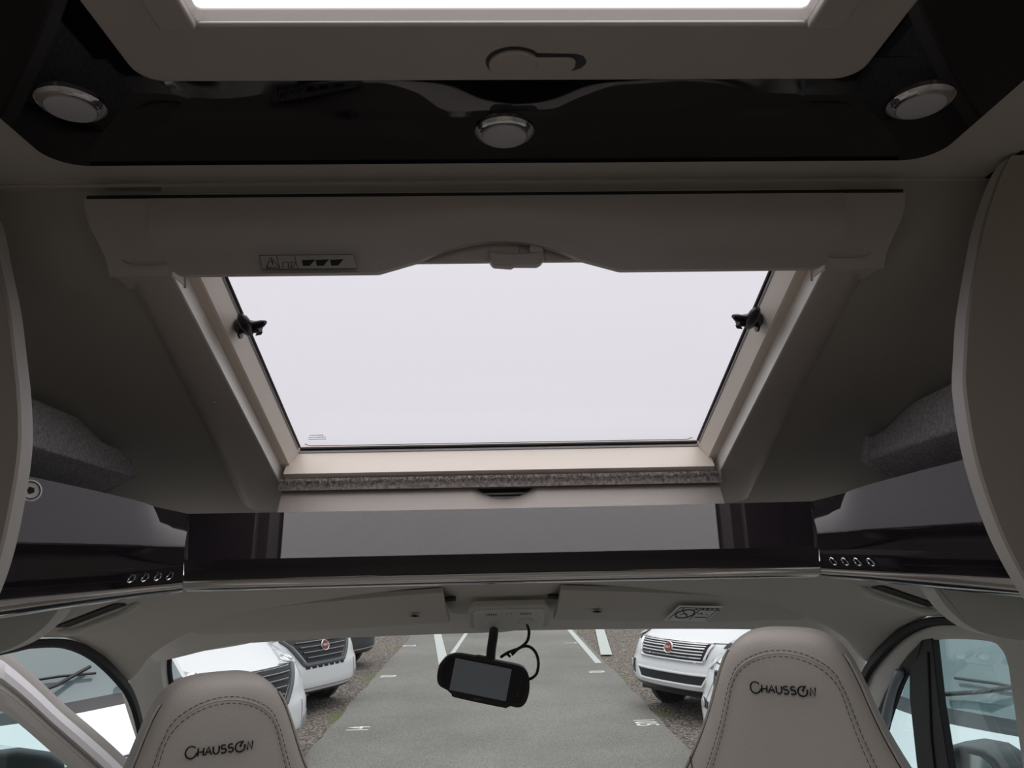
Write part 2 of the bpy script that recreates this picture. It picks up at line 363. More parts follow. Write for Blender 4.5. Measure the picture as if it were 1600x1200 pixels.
# black latches on the jambs
for sx in (-1, 1):
    L = thing('window_latch', 'small black window latch on the %s jamb of the skylight' % ('left' if sx < 0 else 'right'), 'latch', tuple(bp(sx*.40, .17, .04)), group='skylight latches')
    P = lambda x, s, n: bp(sx*x, s, n)
    MB().disc(P(.421, .178, .05), (-sx, 0, 0), .014, [(.8, 0), (1, .002), (1, .005), (.5, .008)], 20, 1.5, d_).build('base_plate', M['black'], L)
    MB().tube([P(.421, .175, .05), P(.408, .172, .047), P(.392, .170, .044), P(.384, .168, .043)], [.0125, .011, .010, .008], 14).build('spindle', M['black'], L)
    MB().tube([P(.404, .178, .043), P(.4015, .155, .036), P(.402, .138, .034), P(.4035, .128, .034)], [.009, .010, .0085, .004], 12).build('thumb_lever', M['black'], L)
    MB().tube([P(.392, .165, .043), P(.378, .157, .040), P(.371, .152, .039)], [.007, .0062, .003], 12).build('hook', M['black'], L)
    MB().tube([P(.391, .180, .043), P(.385, .184, .042)], [.008, .003], 12).build('catch', M['black'], L)

n3 = V((0, -1, 0))
# blind cassette across the top of the skylight, with an arched cut-out
bl = thing('blind_cassette', 'beige roller blind housing along the top of the skylight with arched cut-out', 'blind', (0, 1.0, .42))
def arch(x):
    a = abs(x - (-.004)); 
    if a > .178: return .3665
    if a > .118: return .3665 + (.178-a)/.06*.0165
    return .383 + .0275*(1-(a/.118)**2)
xs = [-.4805 + .961*i/240 for i in range(241)]
prof_c = [(t_/16, 1.000 - .009*smoothstep(.25, .75, t_/16) - .003*t_/16) for t_ in range(17)]
rows = []
for t, y in prof_c:
    row = []
    for x in xs:
        a = max(0, (abs(x)-.455)/.0255); zb = arch(x) + .006*a**3
        zt = .4725; xx = x*(1 - .065*(1-min(1, t/.5)))
        row.append((xx, y, zb + (zt-zb)*t))
    rows.append(row)
MB().grid(rows).build('front_cover', M['frame'], bl, solid=.012, off='away')
MB().box((-.5655, .9875, .4725), (.5655, 1.01, .4770)).build('shadow_strip', M['rubber'], bl, smooth=False)  # black strip painting in the shade line above the cassette
MB().box((-.478, .992, .470), (.478, 1.055, .482)).build('top_cover', M['frame'], bl, bevel=.002)
MB().box((-.44, 1.018, .3880), (.44, 1.030, .470)).build('pull_bar', M['frame'], bl, bevel=.003)
for sx in (-1, 1):
    x0, x1 = sorted((sx*.4815, sx*.563))
    oc = [(.455, .4725), (.5665, .4720), (.5655, .460), (.5625, .447), (.556, .430), (.545, .408), (.537, .388), (.531, .3675), (.4515, .3675)]
    yy_ = lambda z: .989 + .014*(1-smoothstep(.385, .45, z))
    rows = [[(sx*x, yy_(z), z) for x, z in oc], [(sx*x, yy_(z)+.05, z) for x, z in oc]]
    ec = MB().grid(rows, True); ec.f.append(tuple(range(len(oc)))); ec.f.append(tuple(range(2*len(oc)-1, len(oc)-1, -1))); ec.build('end_cap', M['frame'], bl, bevel=.002)
    MB().disc((sx*.5005, 1.000, .393), n3, .0048, [(1, 0), (.8, .0018), (.35, .0018), (.3, .0004)], 16).build('screw_cap', M['frame'], bl)
# lock on the blind bar
n3 = V((0, -1, 0))
lk2 = thing('skylight_lock', 'small beige rotary lock hanging under the arch of the skylight blind housing', 'lock', (.02, 1.015, .395))
MB().disc((.0025, 1.022, .4045), n3, .0232, [(1, 0), (1, .003), (.94, .006), (0, .006)], 36, .72, (1,0,0)).build('disc', M['frame'], lk2)
MB().disc((.0485, 1.0235, .4025), n3, .0150, [(1, 0), (1, .001), (.9, .0015), (0, .0015)], 32, .75, (1,0,0)).build('recess', M['ink'], lk2)
MB().disc((.0475, 1.022, .4000), n3, .0112, [(1, 0), (1, .012), (.8, .016), (0, .016)], 28, .95, (1,0,0)).build('button', M['frame'], lk2)
MB().prism([(-.0185, 1.004, .402), (-.018, 1.004, .384), (-.013, 1.004, .3775), (.012, 1.004, .3755), (.017, 1.004, .378), (.048, 1.004, .3775), (.055, 1.004, .381), (.058, 1.004, .388), (.058, 1.004, .399), (.048, 1.004, .396), (.020, 1.004, .3945), (-.010, 1.004, .3955)], (0, .018, 0)).build('lever', M['frame'], lk2, bevel=.003)
# warning label printed on clear film
wl = thing('warning_label', 'small clear label with warning triangle and three black pictograms on blind housing', 'label', (-.26, .99, .378))
yl = .9882
def lab(pts, nm, m, t=.0003): return MB().prism([(x, yl + (z-.37)*-.06, z) for x, z in pts], (0, -t, 0)).build(nm, m, wl, smooth=False)
lab([(-.328, .3878), (-.3225, .3685), (-.196, .3680), (-.2025, .3878)], 'film', M['labelc'], .0002)
yl -= .0003
def stroke(pts, r, nm='printed_line'): return MB().tube([(x, yl + (z-.37)*-.06, z) for x, z in pts], r, 5).build(nm, M['ink'], wl)
ol = MB(); tri = MB()
for a in ([(-.328, .3878), (-.3225, .3685), (-.196, .3680), (-.2025, .3878), (-.328, .3878)], [(-.305, .3878), (-.300, .3685)], [(-.281, .3878), (-.276, .3685)]): ol.tube([(x, yl+(z-.37)*-.06, z) for x, z in a], .0004, 5)
ol.build('border', M['ink'], wl)
for a in ([(-.318, .3705), (-.3125, .3845), (-.300, .3705), (-.318, .3705)], [(-.3115, .381), (-.3095, .375)]): tri.tube([(x, yl+(z-.37)*-.06, z) for x, z in a], .0008, 5)
tri.build('triangle_pictogram', M['ink'], wl)
bk = MB()
for a in ([(-.296, .3705), (-.296, .378), (-.289, .378), (-.289, .3705)], [(-.286, .378), (-.284, .3705)], [(-.289, .3705), (-.282, .3705), (-.279, .378), (-.286, .378)]): bk.tube([(x, yl+(z-.37)*-.06, z) for x, z in a], .0005, 5)
bk.build('manual_pictogram', M['ink'], wl)
for x in (-.271, -.2525, -.233):
    lab([(x, .3805), (x+.002, .3725), (x+.011, .3725), (x+.018, .3812)], 'vehicle_pictogram', M['ink'])
    lab([(x+.003, .3855), (x+.004, .384), (x+.012, .384), (x+.012, .3855)], 'arrow_pictogram', M['grey'])

# fleece strip and lower cassette (fly screen)
fs = MB(); random.seed(7)
for i in range(9000):
    x = random.uniform(-.443, .446); u = random.random(); z = .1365 - .019*u; y = 1.566 + .006*u
    a = random.uniform(0, 2*pi); l = random.uniform(.003, .008); d = V((cos(a)*.7, -.6, sin(a)*.8)).normalized()*l; s_ = V((.0007, 0, .0004*(random.random()-.5)))
    p = V((x, y, z)); fs.add([p-s_, p+s_, p+d], [(0, 1, 2)])
fs.box((-.448, 1.568, .114), (.452, 1.585, .1375))
tag(fs.build('fleece_strip', M['fleece'], smooth=False), 'fluffy taupe fleece strip along the bottom sill of the skylight', 'draught strip')
sn = thing('flyscreen_cassette', 'beige fly screen housing with curved finger recess below the skylight fleece', 'fly screen', (0, 1.6, .08))
def cutz(x):
    a = abs(x - .0075)
    return .1128 - (.0275*(1-(a/.0665)**2) if a < .0665 else 0) 
xs = [-.445 + .895*i/300 for i in range(301)]
rows = []
for t, y in ((0, 1.588), (.10, 1.582), (.3, 1.574), (.6, 1.560), (1, 1.540)):
    rows.append([(x, y, cutz(x)*(1-t) + .045*t) for x in xs])
MB().grid(rows).build('front_cover', M['frame'], sn, solid=.006, off=-1, bevel=.001)
MB().box((-.06, 1.602, .080), (.075, 1.61, .1125)).build('finger_recess', M['ink'], sn, smooth=False)
MB().box((-.056, 1.594, .099), (.071, 1.602, .1035)).build('pull_rail', M['edge'], sn, bevel=.001)
MB().box((-.050, 1.592, .085), (.065, 1.602, .096)).build('screen_bar', M['trim'], sn, bevel=.002)

# ================================================================== OVERHEAD SHELF (beam and two side units)
def shelf_prof(px, py, nx, ny, zt, zb, zl, lip, tilt=.02):   # inward facing profile at one plan point
    return [(px-nx*(tilt+.004)*1, py-ny*(tilt+.004), zt-.003), (px-nx*tilt, py-ny*tilt, zt), (px, py, zb+.004), (px+nx*.001, py+ny*.001, zb-.002), (px-nx*.004, py-ny*.004, zl)]
bm = thing('overhead_shelf', 'glossy dark aubergine shelf front spanning the cab below the skylight', 'shelf', (0, 1.28, 0))
rows = []
for x in [-.4925 + .985*i/32 for i in range(33)]:
    dy = .127*x*x          # the front is gently concave in plan
    rows.append([(x*1.062, 1.345-dy, .050), (x*1.062, 1.333-dy, .0585), (x*1.06, 1.330-dy, .0597), (x*1.006, 1.254-dy, -.0105), (x, 1.250-dy, -.0145), (x*.998, 1.251-dy, -.030), (x*.998, 1.254-dy, -.0445)])
MB().grid(rows).build('front_panel', M['shelf'], bm, solid=.008, off='away')
MB().box((-.47, 1.264, -.047), (.47, 1.70, -.040)).build('shelf_board', M['shelf'], bm, smooth=False)
rows = []
for x in [-.4925 + .985*i/24 for i in range(25)]:
    dy = .127*x*x
    rows.append([(x, 1.262-dy, -.0440), (x, 1.2535-dy, -.0455), (x, 1.2530-dy, -.0490), (x, 1.2555-dy, -.0540), (x, 1.2620-dy, -.0590), (x, 1.272-dy, -.0620), (x, 1.29-dy, -.0635)])
MB().grid(rows).build('chrome_lip', M['chrome'], bm, solid=.002, off='away')
def side_unit(sx):
    lb = 'glossy dark side shelf unit left of the shelf front, next to the left curved partition' if sx < 0 else 'glossy dark side shelf unit right of the shelf front, next to the right curved partition'
    t = thing('side_shelf', lb, 'shelf', (sx*.6, 1.1, 0), group='side shelf units beside the cab')
    A = V((.4920, 1.2185)); B = V((.664, .965)); Cq = V((.572, 1.140)); dr = (B-A).normalized(); nr = V((-dr.y, dr.x)); 
    if nr.x > 0: nr = -nr
    rows = []; lips = []
    for i in range(15):
        u = i/14; p = A*(1-u)**2 + Cq*2*u*(1-u) + B*u*u
        zt = .059 + .055*u**.9; zb = .006 + .010*u - .0; zs = -.026 - .004*u; zl = -.0465 - .010*u
        w_ = 1 - smoothstep(0, .24, u); aw = (V((-nr.x, -nr.y))*(1-w_) + V((.313, .95))*w_).normalized()      # next to the beam the front leans back like the beam itself
        q = lambda d, z: (sx*(p.x + aw.x*d), p.y + aw.y*d, z)
        e = 1 - smoothstep(0, .30, u); tb = zb - .03*0
        rows.append([q(.060+.05*w_, zt-.012), q(.030+.062*w_, zt-.001), q(.024+.064*w_, zt), q(.014+.034*w_, (zt+zb)/2+.004-.001*w_), q(.002, zb+.004), q(0, zb-.003), q(.001, zs+.003), q(.004, zs), q(.003, zs-.006), q(.004, zl)])
        lips.append([q(.012, zl+.002), q(.001, zl-.001), q(.001, zl-.004), q(.005, zl-.009-.003*u), q(.012, zl-.0135 - .006*u), q(.03, zl-.016-.012*u)])
    MB().grid(rows).build('front_panel', M['shelf'], t, solid=.008, off='away', angle=60)
    MB().grid(lips).build('chrome_lip', M['chrome'], t, solid=.002, off='away')
    for kk in range(4):
        u = .09 + .075*kk; p = A*(1-u)**2 + Cq*2*u*(1-u) + B*u*u + nr*.0015
        c = V((sx*p.x, p.y, -.0365 - .005*u)); pts = []
        for j in range(17):
            a = 2*pi*j/16; e = V((sx*dr.x, dr.y, 0))*(.0042*cos(a)) + V((0, 0, .0052*sin(a))) + V((sx*dr.x, dr.y, 0))*(.0035*sin(a)*-1)
            pts.append(c + e)
        MB().tube(pts, .0011, 6, cap=False).build('chrome_ring', M['chrome'], t)  # small chrome rings in a row along the front
    # shelf board behind
    MB().prism([(sx*(A.x+.012), A.y+.02, -.046), (sx*(B.x+.012), B.y+.03, -.046), (sx*.855, B.y+.03, -.046), (sx*.855, 1.6, -.046), (sx*.55, 1.6, -.046)], (0, 0, .006)).build('shelf_board', M['shelf'], t, smooth=False)
    return t
side_unit(-1); side_unit(1)
bd = thing('round_badge', 'round white and black badge half hidden behind the left curved partition', 'badge', (-.63, 1.06, .08))
bn = V((.82, -.57, .1))
MB().disc((-.6275, 1.034, .0815), bn, .0145, [(1, 0), (1, .003), (.85, .0042), (.7, .003), (.0, .003)], 36).build('disc', M['rail'], bd)
b1 = bn.orthogonal().normalized(); b2 = bn.normalized().cross(b1); bc = V((-.6275, 1.034, .0815)) + bn.normalized()*.0040
MB().tube([bc + b1*(.0112*cos(2*pi*k/32)) + b2*(.0112*sin(2*pi*k/32)) for k in range(33)], .0007, 5, cap=False).build('dark_ring', M['ink'], bd)
MB().disc((-.6275, 1.034, .0815), bn, .0050, [(1, .003), (1, .0044), (.0, .0044)], 5).build('emblem', M['ink'], bd)

# grey felt boxes on the sides of the cap
def lz(x, y):      # underside of the cap lining
    d = abs(x) - .66; return bpz(y) + OFF - (0 if d <= 0 else .2*(1-math.sqrt(max(0, 1-min(d/.2, 1)**2))))
for sx in (-1, 1):
    fb = MB(); sec = [(.700, .150), (.712, .195), (.733, .232), (.79, .262), (.83, .262), (.83, .10), (.755, .122)]
    if sx > 0: sec = [(.695, .153), (.708, .198), (.728, .236), (.78, .262), (.80, .262), (.80, .115), (.750, .122)]
    y1 = 1.50 if sx < 0 else 1.46; rows = []
    for i in range(9):
        t_ = i/8; y = 1.06 + (y1-1.06)*t_
        rows.append([(sx*(x+.004*t_), y, min(z + .012 - .020*t_, lz(x+.004, y) - .015)) for x, z in sec])
    fb.grid(rows, True); fb.f.append(tuple(range(7))); fb.f.append(tuple(range(62, 55, -1)))
    tag(fb.build('felt_box', M['felt'], bevel=.008, seg=4), 'grey felt covered box on the %s wall above the side shelf' % ('left' if sx < 0 else 'right'), 'felt box', 'felt boxes on the cap walls')

# curved partition boards at the edges
for sx in (-1, 1):
    if sx < 0: C = [(.716, .500), (.684, .455), (.6588, .4246), (.6395, .3624), (.622, .305), (.608, .2425), (.5975, .1928), (.590, .14), (.5894, .0967), (.5925, .05), (.5975, .0047), (.6075, -.0398), (.625, -.085), (.66, -.13), (.72, -.17), (.80, -.19)]
    else: C = [(.690, .500), (.6693, .4679), (.640, .405), (.6207, .3479), (.600, .28), (.5885, .2249), (.582, .19), (.5807, .1572), (.5815, .115), (.5855, .0749), (.595, .025), (.6081, -.0206), (.6319, -.0749), (.66, -.115), (.72, -.16), (.80, -.185)]
    C = [(p.x, p.z) for p in smooth_path([(x, 0, z) for x, z in C], 4)]
    t = thing('curved_partition', 'tall curved brown partition board with pale edge on the %s side' % ('left' if sx < 0 else 'right'), 'partition', (sx*.8, .96, FLOOR), group='curved partition boards')
    outl = [(sx*x, .935, z) for x, z in C] + [(sx*.84, .935, FLOOR), (sx*1.095, .935, FLOOR), (sx*1.095, .935, .499)]
    MB().prism(outl, (0, .008, 0)).build('board', M['board'], t, smooth=False)
    rows = [[(sx*(x+.0), .9425, z) for x, z in C], [(sx*(x-.0005), .965, z) for x, z in C], [(sx*(x+.05), .965, z) for x, z in C], [(sx*(x+.05), .9425, z) for x, z in C]]
    MB().grid(rows + [rows[0]]).build('edge_band', M['edge'], t)
# lower rounded ABS covers under the side shelves
for sx in (-1, 1):
    P = smooth_path([(.676, 0, -.046), (.686, 0, -.075), (.705, 0, -.105), (.735, 0, -.13), (.775, 0, -.147), (.83, 0, -.158), (.92, 0, -.162)], 5) if sx < 0 else smooth_path([(.672, 0, -.046), (.682, 0, -.08), (.702, 0, -.115), (.735, 0, -.145), (.775, 0, -.160), (.83, 0, -.169), (.92, 0, -.172)], 5)
    rows = [[(sx*p.x, 1.25, p.z) for p in P], [(sx*(p.x+.002), 1.256, p.z-.002) for p in P], [(sx*(p.x+.01), 1.36, p.z-.004) for p in P]]
    cvr = MB(); ou = [(sx*p.x, 1.25, min(p.z, -.060)) for p in P] + [(sx*.92, 1.25, -.060)]
    cvr.prism(ou, (0, .04, 0)); 
    tag(cvr.build('corner_cover', M['cover'], bevel=.004), 'rounded beige corner cover below the %s side shelf' % ('left' if sx < 0 else 'right'), 'trim cover', 'corner covers below the side shelves')

# ================================================================== CAB: HEADLINER, VISORS, CONSOLE
seal_y = [(1.30, -.135), (1.4891, -.1505), (1.6031, -.1642), (1.7129, -.2006), (1.8272, -.2618), (1.9033, -.3181), (1.98, -.40)]
def interp(T, y):
    if y <= T[0][0]: return T[0][1]
    for (a, b), (c_, d) in zip(T, T[1:]):
        if y <= c_:
            t = (y-a)/(c_-a); return b + (d-b)*t
    return T[-1][1]
cen = [(1.27, -.050), (1.4, -.062), (1.55, -.073), (1.70, -.083), (1.78, -.094), (1.86, -.120), (1.92, -.160), (1.955, -.200), (1.97, -.213)]
def hz(x, y):
    a = abs(x)
    c_ = interp(cen, y) - .052*smoothstep(.08, .72, a)*smoothstep(1.40, 1.72, y)*(1-.75*smoothstep(1.82, 1.96, y))
    e = min(interp(seal_y, y)+.002, c_)
    k_ = smoothstep(.50 + .30*smoothstep(1.74, 1.93, y), .862, a)
    z = c_ + (e-c_)*k_**1.4
    if y > 1.7: z -= .014*(1-smoothstep(.105, .14, a))*smoothstep(1.70, 1.80, y)
    return z
ys = [1.27+i*.0175 for i in range(40)]; ys = [y for y in ys if y < 1.895] + [1.90]
xs = [-.862 + 1.724*i/120 for i in range(121)]
ycut = lambda x, y: 1.27 + (y-1.27)*(1 - .05*smoothstep(.70, .85, abs(x)))
hl = MB().grid([[(x, ycut(x, y), hz(x, ycut(x, y))) for x in xs] for y in ys])
tag(hl.build('trim_1', M['head'], solid=.012, off='away', angle=180), 'beige cloth headliner above the windscreen', kind='structure')
# dark reveal and lower header lip over the windscreen
rows = []
for x in [-.87+1.74*i/60 for i in range(61)]:
    a = abs(x); zt = -.168 - .05*smoothstep(.45, .85, a); zb = -.2100 - .010*min(a, .62)**2/.36 - .042*smoothstep(.60, .88, a)
    if x > 0: zb += .003
    rows.append([(x, 1.85, zt+.06), (x, 1.90, zt+.012), (x, 1.925, zt-.006), (x, 1.942, zb+.010), (x, 1.95, zb), (x, 1.99, zb+.004)])
MB_h = MB().grid(rows); tag(MB_h.build('trim_4', M['trim'], solid=.008, off=-1), 'windscreen header trim', kind='structure')
def visor(sx):
    t = thing('sun_visor', ('folded beige sun visor on the left, plain, above the windscreen' if sx < 0 else 'folded beige sun visor on the right with an airbag sticker'), 'sun visor', (sx*.4, 1.8, -.13), group='sun visors')
    top = [(.128, 1.72, -.1005), (.30, 1.72, -.109), (.46, 1.72, -.120), (.60, 1.725, -.136), (.685, 1.735, -.150)]
    bot = [(.122, 1.88, -.1775), (.30, 1.885, -.184), (.46, 1.885, -.190), (.60, 1.88, -.190), (.700, 1.875, -.190)]
    T = smooth_path(top, 6); Bt = smooth_path(bot, 6); rows = []
    for a, b in zip(T, Bt):
        rows.append([a.lerp(b, k/8) + V((0, 0, -.006*sin(pi*k/8))) for k in range(9)])
    rows = [[(sx*p.x, p.y, p.z) for p in r] for r in rows]
    MB().grid(rows).build('visor_pad', M['visor'], t, solid=.012, off='away')
    MB().tube([(sx*.104, 1.80, -.118), (sx*.16, 1.80, -.122)], .006, 10).build('pivot_pin', M['darkp'], t)
    c_ = (sx*(.196 if sx < 0 else .215), 1.806, -.1555)
    MB().prism([(c_[0]+a, c_[1], c_[2]+b) for a, b in ((-.012, .001), (0, .004), (.012, 0), (0, -.002))], (0, -.012, .001)).build('clip', M['ink'], t, bevel=.001)
    return t
visor(-1); vr = visor(1)
st = thing('airbag_sticker', 'pale airbag warning sticker with a crossed circle on the right sun visor', 'sticker', (.425, 1.79, -.155))
o_, ex, ey = V((.3705, 1.8300, -.1765)), V((.098, 0, -.004)), V((.018, -.085, .040))
nn = ex.cross(ey).normalized(); nn = -nn if nn.y > 0 else nn
sp_ = lambda u, v, h=0: o_ + ex*u + ey*v + nn*(.004+h)
MB().prism([sp_(0, 0), sp_(1, 0), sp_(1, 1), sp_(0, 1)], nn*.0006).build('film', M['label'], st, smooth=False)
g = MB()
for a in ([(.08, .12), (.08, .88), (.95, .88), (.95, .12)], [(.56, .14), (.56, .80)]): g.tube([sp_(u, v, .0008) for u, v in a], .0009, 5)
g.tube([sp_(.32+.2*cos(2*pi*k/24), .50+.27*sin(2*pi*k/24), .0008) for k in range(25)], .0016, 6)
g.tube([sp_(.20, .68, .0008), sp_(.45, .32, .0008)], .0013, 6)
g.tube([sp_(.22, .48, .0008), sp_(.32, .52, .0008), sp_(.40, .46, .0008)], .0010, 6)
for a in ([(.62, .50), (.70, .56), (.74, .45)], [(.80, .52), (.86, .44)], [(.62, .30), (.9, .30)], [(.12, .80), (.20, .80)], [(.15, .86), (.18, .80)]): g.tube([sp_(u, v, .0008) for u, v in a], .0010, 5)
g.build('pictogram', M['ink'], st)
text('printed_word', 'AIRBAG', .017, frame_mtx(sp_(.72, .78, .0008), ex, ey), M['ink'], st)
# overhead console with two map lights
cs = thing('overhead_console', 'beige overhead console with two oval map lights above the mirror', 'console', (.02, 1.82, -.15))
cf = lambda u, v, h=0: V((.020 + u, 1.865 - .075*v, -.1855 + .058*v)) + V((0, -.61, -.79))*(.004+h)
def cprism(pts, h0, h1, nm, m, **k): return MB().prism([cf(u, v, h0) for u, v in pts], V((0, -.61, -.79))*(h1-h0)).build(nm, m, cs, **k)
cprism([(x, y) for x, y in rrect(-.098, .02, .094, 1.0, .018, 6)] if False else [(-.096, .10), (-.088, .0), (.080, .0), (.088, .10), (.090, .80), (.078, .97), (-.080, .97), (-.096, .80)], -.012, .006, 'housing', M['head'], bevel=.004)
cprism([(-.083, .12), (-.074, .03), (.066, .03), (.075, .12), (.076, .78), (.066, .88), (-.068, .88), (-.083, .78)], .004, .011, 'lamp_panel', M['trim'], bevel=.003)
for u in (-.043, .034):
    c_ = cf(u, .40, .011)
    MB().disc(c_, (0, -.61, -.79), .0175, [(1, 0), (1, .003), (.9, .006), (.5, .0075), (0, .008)], 28, .85, (1,0,0)).build('map_light', M['trim'], cs)
    for q in range(5):
        MB().tube([cf(u-.011+.005*q, .70, .0115), cf(u-.012+.0055*q, .76+.01*(q % 2), .0115)], .0010, 5).build('switch_mark', M['ink'], cs)
for q in range(3): MB().tube([cf(-.010+.006*q, .70, .0115), cf(-.010+.006*q, .78, .0115)], .0007, 5).build('switch_mark', M['grey'], cs)
# grab handle recesses in the headliner
for sx in (-1, 1):
    t = thing('grab_handle', 'folded beige grab handle in its dark recess above the %s door' % ('left' if sx < 0 else 'right'), 'grab handle', (sx*.71, 1.42, -.09), group='grab handles above the doors')
    f = lambda x, y: hz(x, y) - .001
    MB().grid([[(sx*x, y, f(x, y)-.0015) for x in [.664+.1*i/8 for i in range(9)]] for y in (1.375, 1.39, 1.405, 1.42)]).build('recess', M['ink'], t, solid=.001, off=0)
    MB().tube(smooth_path([(sx*.655, 1.445, f(.655, 1.445)), (sx*.672, 1.437, f(.672, 1.43)-.010), (sx*.72, 1.435, f(.72, 1.43)-.011), (sx*.765, 1.437, f(.765, 1.43)-.010), (sx*.79, 1.445, f(.79, 1.445))], 5), .0065, 10).build('handle', M['trim'], t)

# ================================================================== REAR-VIEW MONITOR
mm = thing('mirror_monitor', 'black rear view mirror monitor with grey screen hanging from the header', 'mirror monitor', (-.04, 1.75, -.28))
ax_ = V((.1225, 0, -.0265)).normalized(); az = V((.0, -.06, 1)); az = (az - ax_*az.dot(ax_)).normalized(); an = az.cross(ax_); an = an if an.y < 0 else -an
mo = V((-.043, 1.76, -.283))
mp = lambda u, v, h=0: mo + ax_*u + az*v + an*h
OUT = [(-.099,.012),(-.0995,-.005),(-.096,-.021),(-.088,-.030),(-.072,-.035),(-.060,-.042),(-.05,-.0465),(.05,-.0475),(.060,-.046),(.068,-.0415),(.080,-.042),(.091,-.038),(.098,-.028),(.101,-.012),(.100,.006),(.095,.024),(.086,.037),(.072,.043),(.03,.043),(.012,.0435),(.008,.0455),(-.022,.0455),(-.026,.0435),(-.06,.042),(-.078,.037),(-.090,.028)]
OUT = [(p.x, p.y) for p in smooth_path([(a, b, 0) for a, b in OUT + [OUT[0]]], 3)[:-1]]
MB().prism([mp(u, v, 0) for u, v in OUT], an*.020).build('housing', M['black'], mm, bevel=.005)
MB().prism([mp(u, v, .0195) for u, v in [(-.062,.0365),(.066,.0365),(.090,.028),(.094,.0),(.088,-.030),(.066,-.034),(-.055,-.034),(-.083,-.027),(-.091,-.012),(-.090,.015),(-.080,.030)]], an*.0012).build('mirror_glass', M['blackgloss'], mm, bevel=.0004)
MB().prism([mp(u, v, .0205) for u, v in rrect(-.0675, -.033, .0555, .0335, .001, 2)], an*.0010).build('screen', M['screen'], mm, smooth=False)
for q in range(3): MB().disc(mp(.078, .012-.014*q, .0205), an, .0022, [(1, 0), (1, .001), (0, .001)], 12).build('button', M['darkp'], mm)
for q in range(5): MB().tube([mp(-.012+.0035*q, -.0405, .0203), mp(-.010+.0035*q, -.0405, .0203)], .0008, 5).build('printed_mark', M['grey'], mm)
MB().tube(smooth_path([(-.019, 1.822, -.192), (-.021, 1.80, -.205), (-.026, 1.775, -.232), (-.028, 1.757, -.262)], 5), [.0105]*16, 12).build('stem', M['darkp'], mm)
cb = smooth_path([(.056, 1.80, -.180), (.058, 1.76, -.190), (.053, 1.75, -.208), (.036, 1.75, -.222), (.012, 1.755, -.231), (-.005, 1.762, -.2415)], 8)
MB().tube(cb, .0032, 8).build('cable', M['rubber'], mm)
cb = smooth_path([(.020, 1.757, -.236), (.036, 1.752, -.222), (.055, 1.75, -.219), (.070, 1.752, -.231), (.0765, 1.755, -.252), (.073, 1.758, -.275), (.062, 1.765, -.287), (.050, 1.772, -.290)], 8)
MB().tube(cb, .0032, 8).build('cable', M['rubber'], mm)
MB().tube([(.006, 1.752, -.232), (.016, 1.752, -.240)], .003, 6).tube([(.016, 1.752, -.2275), (.021, 1.75, -.237)], .0018, 6).build('cable_tie', M['rubber'], mm)

# ================================================================== WINDSCREEN, PILLARS, DASH
w3 = struct('window_3', label='windscreen of the cab', loc=(0, 2.2, -.5))
rows = []
for i in range(9):
    t = i/8; y = 1.985 + .80*t; z = -.185 - .75*t
    rows.append([(x, y + .10*(1-(x/.9)**2)*t, z - .03*(x/.9)**2*(1-t)) for x in [(-.86-.06*t) + (1.72+.12*t)*j/16 for j in range(17)]])
MB().grid(rows).build('pane', M['cab_glass'], w3)
for sx in (-1, 1):
    p = smooth_path([(sx*.875, 1.95, -.235), (sx*.883, 1.985, -.30), (sx*.905, 2.14, -.45), (sx*.95, 2.5, -.78), (sx*.98, 2.8, -1.05)], 5)
    rows = [[(a.x + sx*(-.062), a.y+.03, a.z-.005), (a.x + sx*(-.058), a.y, a.z), (a.x + sx*(.0), a.y-.035, a.z), (a.x + sx*.03, a.y-.02, a.z)] for a in p]
    nm = 'trim_%d' % (5 if sx < 0 else 6)
    tag(MB().grid(rows).build(nm, M['trim'], solid=.008, off=0), kind='structure')
    MBt = MB().tube([V((a.x - sx*.066, a.y+.032, a.z-.006)) for a in p], .0075, 8)
    MBt.build('gasket', M['rubber'], w3)
tag(MB().box((-.95, 2.0, -1.15), (.95, 2.8, -.93)).build('trim_7', M['darkp'], bevel=.04), 'dashboard', kind='structure')
tag(MB().box((-1.0, 1.95, -1.5), (1.0, 1.98, -1.1)).build('wall_firewall', M['darkp'], smooth=False), kind='structure')

# ================================================================== DOORS
SEAL = [(1.295, -.150), (1.36, -.151), (1.43, -.1515), (1.49, -.1525), (1.60, -.1662), (1.7129, -.2026), (1.8272, -.2638), (1.9033, -.3201), (1.965, -.405), (2.02, -.53), (2.06, -.68), (2.07, -.95)]
def seal(sx, parent):
    p = smooth_path([(sx*.858, y, z) for y, z in SEAL], 8)
    rows = [[(a.x, a.y, a.z), (a.x - sx*.010, a.y, a.z), (a.x - sx*.010, a.y-.014*smoothstep(18, 44, i), a.z-.013), (a.x, a.y-.016*smoothstep(18, 44, i), a.z-.017)] for i, a in enumerate(p)]
    return MB().grid(rows, True).build('door_seal', M['rubber'], parent, bevel=.003)
d2 = struct('door_2', label='closed right cab door', loc=(.88, 1.7, -1.2))
seal(1, d2)
